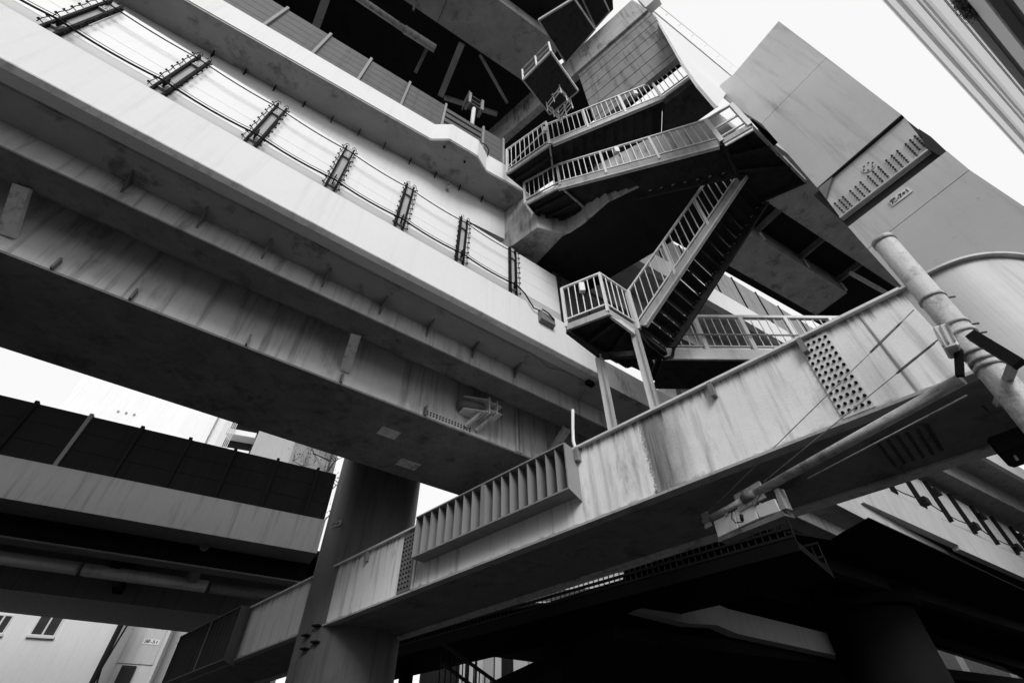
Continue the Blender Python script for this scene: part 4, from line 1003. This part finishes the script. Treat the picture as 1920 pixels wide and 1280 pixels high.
# ================================================================== tall banded building, upper right
FT = Frame(dirv(148.3) * 14, 58.3)       # facade plane 14 m to the right
def tz(u): return W(u, 0, FT.p, 58.3)[2]
tb = thing('banded_building', 'tall building with white and grey balcony bands leaning into the upper right sky', 'building', FT.at(10, -4, 0))
sT0, sT1 = 28, 120
bands = [(1661, 1664, M_twhite, .3), (1664, 1673, M_tgrey, 0), (1673, 1689, M_twhite, .35), (1689, 1710, M_tgrey, 0), (1710, 1729, M_twhite, .35), (1729, 1734, M_twhite, .2), (1734, 1757, M_tgrey, 0), (1757, 1781, M_twhite, .35), (1781, 1789, M_twhite, .25), (1789, 1817, M_bdark, -.3), (1817, 1838, M_gran, .1), (1840, 1855, M_gran, .16), (1855, 1904, M_bdark, -.6), (1904, 1960, M_gran, .1), (1960, 2100, M_bdark, 0)]
for u0, u1, m, pro in bands:
    a, b = tz(u0), tz(u1)
    nm = 'balcony_front' if m is M_twhite else ('window_band' if m is M_bdark else ('stone_band' if m is M_gran else 'wall_band'))
    stripe(FT, sT0, sT1, rect(-3.5, pro, b + .005, a)).build(nm, m, tb)
stripe(FT, sT0, sT1, rect(-3.5, -.0, .003, tz(2100))).build('base_wall', M_bgrey, tb)
for u in (1730, 1783, 1787, 1862, 1868): z = tz(u); stripe(FT, sT0, sT1, rect(.36, .40, z - .05, z)).build('dark_joint', M_dsteel, tb)  # thin dark strips along the bands
pv = FT.at(0, .45, 0)
# planting on one balcony
sp3, zp3 = None, None
qv = W(1838, 45, FT.p, 58.3, .5); qs = FT.s(qv)
pl_ = thing('balcony_plant', 'dark trailing balcony shrub on the banded building', 'plant', FT.at(qs, .45, tz(1800) - .6))
g = G(); rnd = random.Random(5); stems = G()
for k in range(1500):
    s = qs - 1.5 + rnd.random() ** .7 * 2.6 - 1.2; z = tz(1803) + rnd.gauss(-.3, .45); o_ = .2 + rnd.gauss(0, .25)
    c = FT.at(s, o_, z); u = A3(rnd.gauss(0, 1), rnd.gauss(0, 1), rnd.gauss(0, 1)); u /= np.linalg.norm(u); v = np.cross(u, A3(rnd.gauss(0, 1), rnd.gauss(0, 1), rnd.gauss(0, 1))); v /= np.linalg.norm(v) + 1e-6
    sz = rnd.uniform(.06, .15); g.add([c - u * sz, c + v * sz * .45, c + u * sz, c - v * sz * .45], [[0, 1, 2, 3]])
g.build('foliage', M_leaf, pl_)
for k in range(12):
    s = qs - 2.2 + k * .25; stems.tube([FT.at(s, .1, tz(1815)), FT.at(s + rnd.gauss(0, .3), .35, tz(1795) + rnd.gauss(0, .3))], .02, 5)
stems.build('stems', M_bark, pl_)
# ================================================================== footbridge under the beam and dark low decks
FZ = Frame(Rr(1400, 1038, 12), 131)
fb = thing('footbridge', 'dark footbridge with thin railings passing behind the portal beam', 'footbridge', FZ.at(0, 1, 0))
zf = FZ.w(1400, 1038)[1]; sZ = FZ.w(1492, 1010)[0]
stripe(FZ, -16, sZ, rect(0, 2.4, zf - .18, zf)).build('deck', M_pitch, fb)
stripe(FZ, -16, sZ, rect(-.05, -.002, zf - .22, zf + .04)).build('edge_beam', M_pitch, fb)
for oo in (0.06, 2.3):
    for hh in (.12, .3, .62): stripe(FZ, -16, sZ, rect(oo - .03, oo + .03, zf + hh - .03, zf + hh + .03)).build('rail', M_fb, fb)
    for k in range(100): s = sZ - .02 - k * .16; G().bar(FZ.at(s, oo, zf + .002), FZ.at(s, oo, zf + .62), .028, .028).build('baluster', M_fb, fb)
for s in (-13, -6.5): G().bar(FZ.at(s, 1.2, .002), FZ.at(s, 1.2, zf - .182), .35, .35, up=FZ.d).build('leg', M_pitch, fb)
# flight of that footbridge down to the street
fa = H(845, 1212, 2.6); FY = Frame(fa, 100)
fs = thing('street_stairs', 'dark stair flight with slanting rails below the footbridge', 'stairs', A3(fa[0], fa[1], 0))
A_ = Rr(828, 1215, 17); B_ = Rr(985, 1330, 17)
for hh in (0, .55, 1.05): G().bar(A_ + A3(0, 0, hh - .9), B_ + A3(0, 0, hh - .9), .07, .09).build('rail', M_black, fs)
for k in range(16): q = ip(A_, B_, k / 15); G().bar(q - A3(0, 0, .95), q + A3(0, 0, .14), .035, .035).build('baluster', M_black, fs)
w_ = dirv(10) * 1.4
for k in range(14): q = ip(A_, B_, k / 14) - A3(0, 0, 1.05); G().prism([q, q + A3(.3, 0, 0), q + A3(.3, 0, 0) + w_, q + w_], (0, 0, .05)).build('tread', M_sofd, fs)
# street front beyond
q = Rr(1000, 1250, 42); FE = Frame(q, 84)
sf = thing('street_front', 'low shop front of pale pilasters and dark bays beneath the decks', 'building', FE.at(0, 3, 0))
sa_, sb_ = FE.w(840, 1250)[0], FE.w(1190, 1270)[0]
zf1 = FE.w(900, 1205)[1]
stripe(FE, sa_ - 2, sb_ + 8, rect(.5, 6, .002, zf1 + 3)).build('wall', M_lowd, sf)
for u0, u1 in ((862, 872), (880, 890), (895, 905), (928, 940), (963, 990), (1013, 1023), (1044, 1054), (1074, 1083), (1103, 1112), (1132, 1150)):
    a = FE.w(u0, 1250)[0]; b = FE.w(u1, 1250)[0]; stripe(FE, a, b, rect(0, .49, .003, zf1 + 2)).build('pilaster', M_bgrey, sf)
for u0, u1 in ((905, 926), (992, 1011), (1056, 1072)):
    a = FE.w(u0, 1250)[0]; b = FE.w(u1, 1250)[0]; stripe(FE, a, b, rect(.3, .49, .003, zf1 + 1.2)).build('bay_panel', M_low, sf)
# far low deck with grey parapet
q = Rr(1400, 1160, 17); FO = Frame(q, 64)
vo = thing('viaduct_deck', 'far low ramp with dull grey parapet deep in the shade', 'viaduct', FO.at(0, 2, 0), 'stacked expressway decks')
def op(u, v): s, z = FO.w(u, v); return FO.at(s, 0, z)
G().prism([op(1190, 1143), op(1280, 1121), op(1336, 1128), op(1366, 1141), op(1592, 1196), op(1615, 1238), op(1382, 1187), op(1345, 1171), op(1290, 1168)], FO.n * .35).build('parapet', mat('shaded_ramp', .34, .1, .5, streak=.2), vo)
so0, so1 = FO.w(1190, 1143)[0], FO.w(1900, 1280)[0]
zo = min(op(1290, 1168)[2], op(1615, 1238)[2])
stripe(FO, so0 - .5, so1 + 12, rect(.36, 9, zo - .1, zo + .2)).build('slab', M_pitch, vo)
# dark low pier at right
q = Rr(1660, 1230, 20); lpv = thing('round_column', 'black low column in the shade below the far ramp', 'column', A3(q[0], q[1], 0))
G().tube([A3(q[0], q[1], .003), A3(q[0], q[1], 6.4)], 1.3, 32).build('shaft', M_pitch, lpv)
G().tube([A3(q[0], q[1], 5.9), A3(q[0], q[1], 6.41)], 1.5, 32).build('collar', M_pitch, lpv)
# white walls glimpsed behind the walkway
q = Rr(1290, 735, 16); FI = Frame(q, 60)
gw = thing('white_block', 'small white plant room glimpsed between beam top and walkway', 'building', FI.at(0, 1, 0))
def wq(u, v): s, z = FI.w(u, v); return FI.at(s, 0, z)
G().prism([wq(1245, 742), wq(1262, 706), wq(1276, 775), wq(1255, 780)], FI.n * 1).build('wall', M_bwhite, gw)
G().prism([wq(1270, 700), wq(1300, 700), wq(1320, 760), wq(1285, 770)], FI.n * 1).build('wall', M_bgrey, gw)

# near-black slab added to fill the space under the decks with shade
lr = thing('viaduct_deck', 'added near-black slab standing in for the shade behind the footbridge', 'viaduct', H(1200, 1180, 6.6) * [1, 1, 0], 'stacked expressway decks')
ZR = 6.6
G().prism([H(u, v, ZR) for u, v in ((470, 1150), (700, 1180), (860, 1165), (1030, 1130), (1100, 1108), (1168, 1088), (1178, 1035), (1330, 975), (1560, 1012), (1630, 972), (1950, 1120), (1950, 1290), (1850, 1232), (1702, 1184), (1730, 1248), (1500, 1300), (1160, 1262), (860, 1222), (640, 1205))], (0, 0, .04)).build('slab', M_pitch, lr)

q = Rr(1770, 1220, 60); FJ = Frame(q, 62)
fw = thing('panel_fence', 'bright slatted panel fence glimpsed through a gap under the low decks', 'fence', FJ.at(0, 0, 0))
for k in range(40): stripe(FJ, -14 + k * 1.1, -14 + k * 1.1 + 1.0, rect(0, .1, .003, 16)).build('panel', M_low if k % 7 else M_bwhite, fw)

# unseen blocks added left and behind to cut sky light on the lower left
sh_ = thing('sky_blocker_shed', 'unseen low shed added under the decks to block sky light', 'shed', A3(-21, -4, 0))
G().prism([(-30, -14, .003), (-8, -14, .003), (-8, 3.9, .003), (-30, 3.9, .003)], (0, 0, 6.9)).build('walls', M_bgrey, sh_)  # body of the added sky blocker
G().prism([(-30.4, -14.4, 6.92), (-7.8, -14.4, 6.92), (-7.8, 4.0, 6.92), (-30.4, 4.0, 6.92)], (0, 0, .2)).build('blocker_roof', M_dsteel, sh_)
ob = thing('sky_blocker_tall', 'unseen tall block added behind on the left to cut sky light', 'building', A3(-34, -30, 0))  # unseen, added to hold back low sky light from the left
G().prism([(-50, -45, .003), (-18, -45, .003), (-18, -20, .003), (-50, -20, .003)], (0, 0, 28)).build('walls', M_bgrey, ob)  # body of the added sky blocker
for k in range(8):
    G().prism([(-17.99, -43, 2 + k * 3.0), (-17.99, -22, 2 + k * 3.0), (-17.99, -22, 3.6 + k * 3.0), (-17.99, -43, 3.6 + k * 3.0)], (.03, 0, 0)).build('window_band', M_glass, ob)

for k, (x0, x1, y0, y1, hh, lb) in enumerate(((-17, 1, -36, -19, 16, 'unseen block added behind the viewer to cut sky light'), (2.5, 21, -38, -21, 8, 'unseen squat block added across the street to cut sky light'), (23, 44, -36, -20, 9, 'unseen low block added behind on the right to cut sky light'), (-62, -33, -16, 13, 24, 'unseen tall block added far left to cut sky light'))):
    t = thing('sky_blocker_row', lb, 'building', A3((x0 + x1) / 2, (y0 + y1) / 2, 0))  # more unseen blocks, added to hold back sky light
    G().prism([(x0, y0, .003), (x1, y0, .003), (x1, y1, .003), (x0, y1, .003)], (0, 0, hh)).build('walls', M_bgrey, t)  # body of the added sky blocker
    G().prism([(x0 - .2, y0 - .2, hh + .002), (x1 + .2, y0 - .2, hh + .002), (x1 + .2, y1 + .2, hh + .002), (x0 - .2, y1 + .2, hh + .002)], (0, 0, .4)).build('blocker_roof', M_dsteel, t)
    for j in range(int(hh / 3.6)): G().prism([(x0 + 1, y1 + .002, 2 + j * 3.4), (x1 - 1, y1 + .002, 2 + j * 3.4), (x1 - 1, y1 + .002, 3.7 + j * 3.4), (x0 + 1, y1 + .002, 3.7 + j * 3.4)], (0, .03, 0)).build('window_band', M_glass, t)

for (u0, v0, u1, v1, wd, m) in ((1300, 1062, 1950, 1260, .3, M_sofd), (1110, 1128, 1560, 1212, .3, M_sofd), (900, 1175, 1150, 1215, .25, M_sofd), (1480, 1040, 1950, 1190, .3, M_sofd)):
    G().bar(H(u0, v0, 6.38), H(u1, v1, 6.38), wd, .35).build('girder', m, lr)  # bars added with the near-black slab that stands in for shade
q = Rr(1100, 1100, 75); FN = Frame(q, 95)
dbl = thing('distant_building', 'hazy grey office wall glimpsed through the footbridge railing', 'building', FN.at(0, 3, 0))
stripe(FN, -14, 14, rect(0, 8, .003, 34)).build('wall', M_bgrey, dbl)
for k in range(9): stripe(FN, -13, 13, rect(-.05, -.002, 3 + k * 3.4, 4.4 + k * 3.4)).build('window_band', M_glass, dbl)
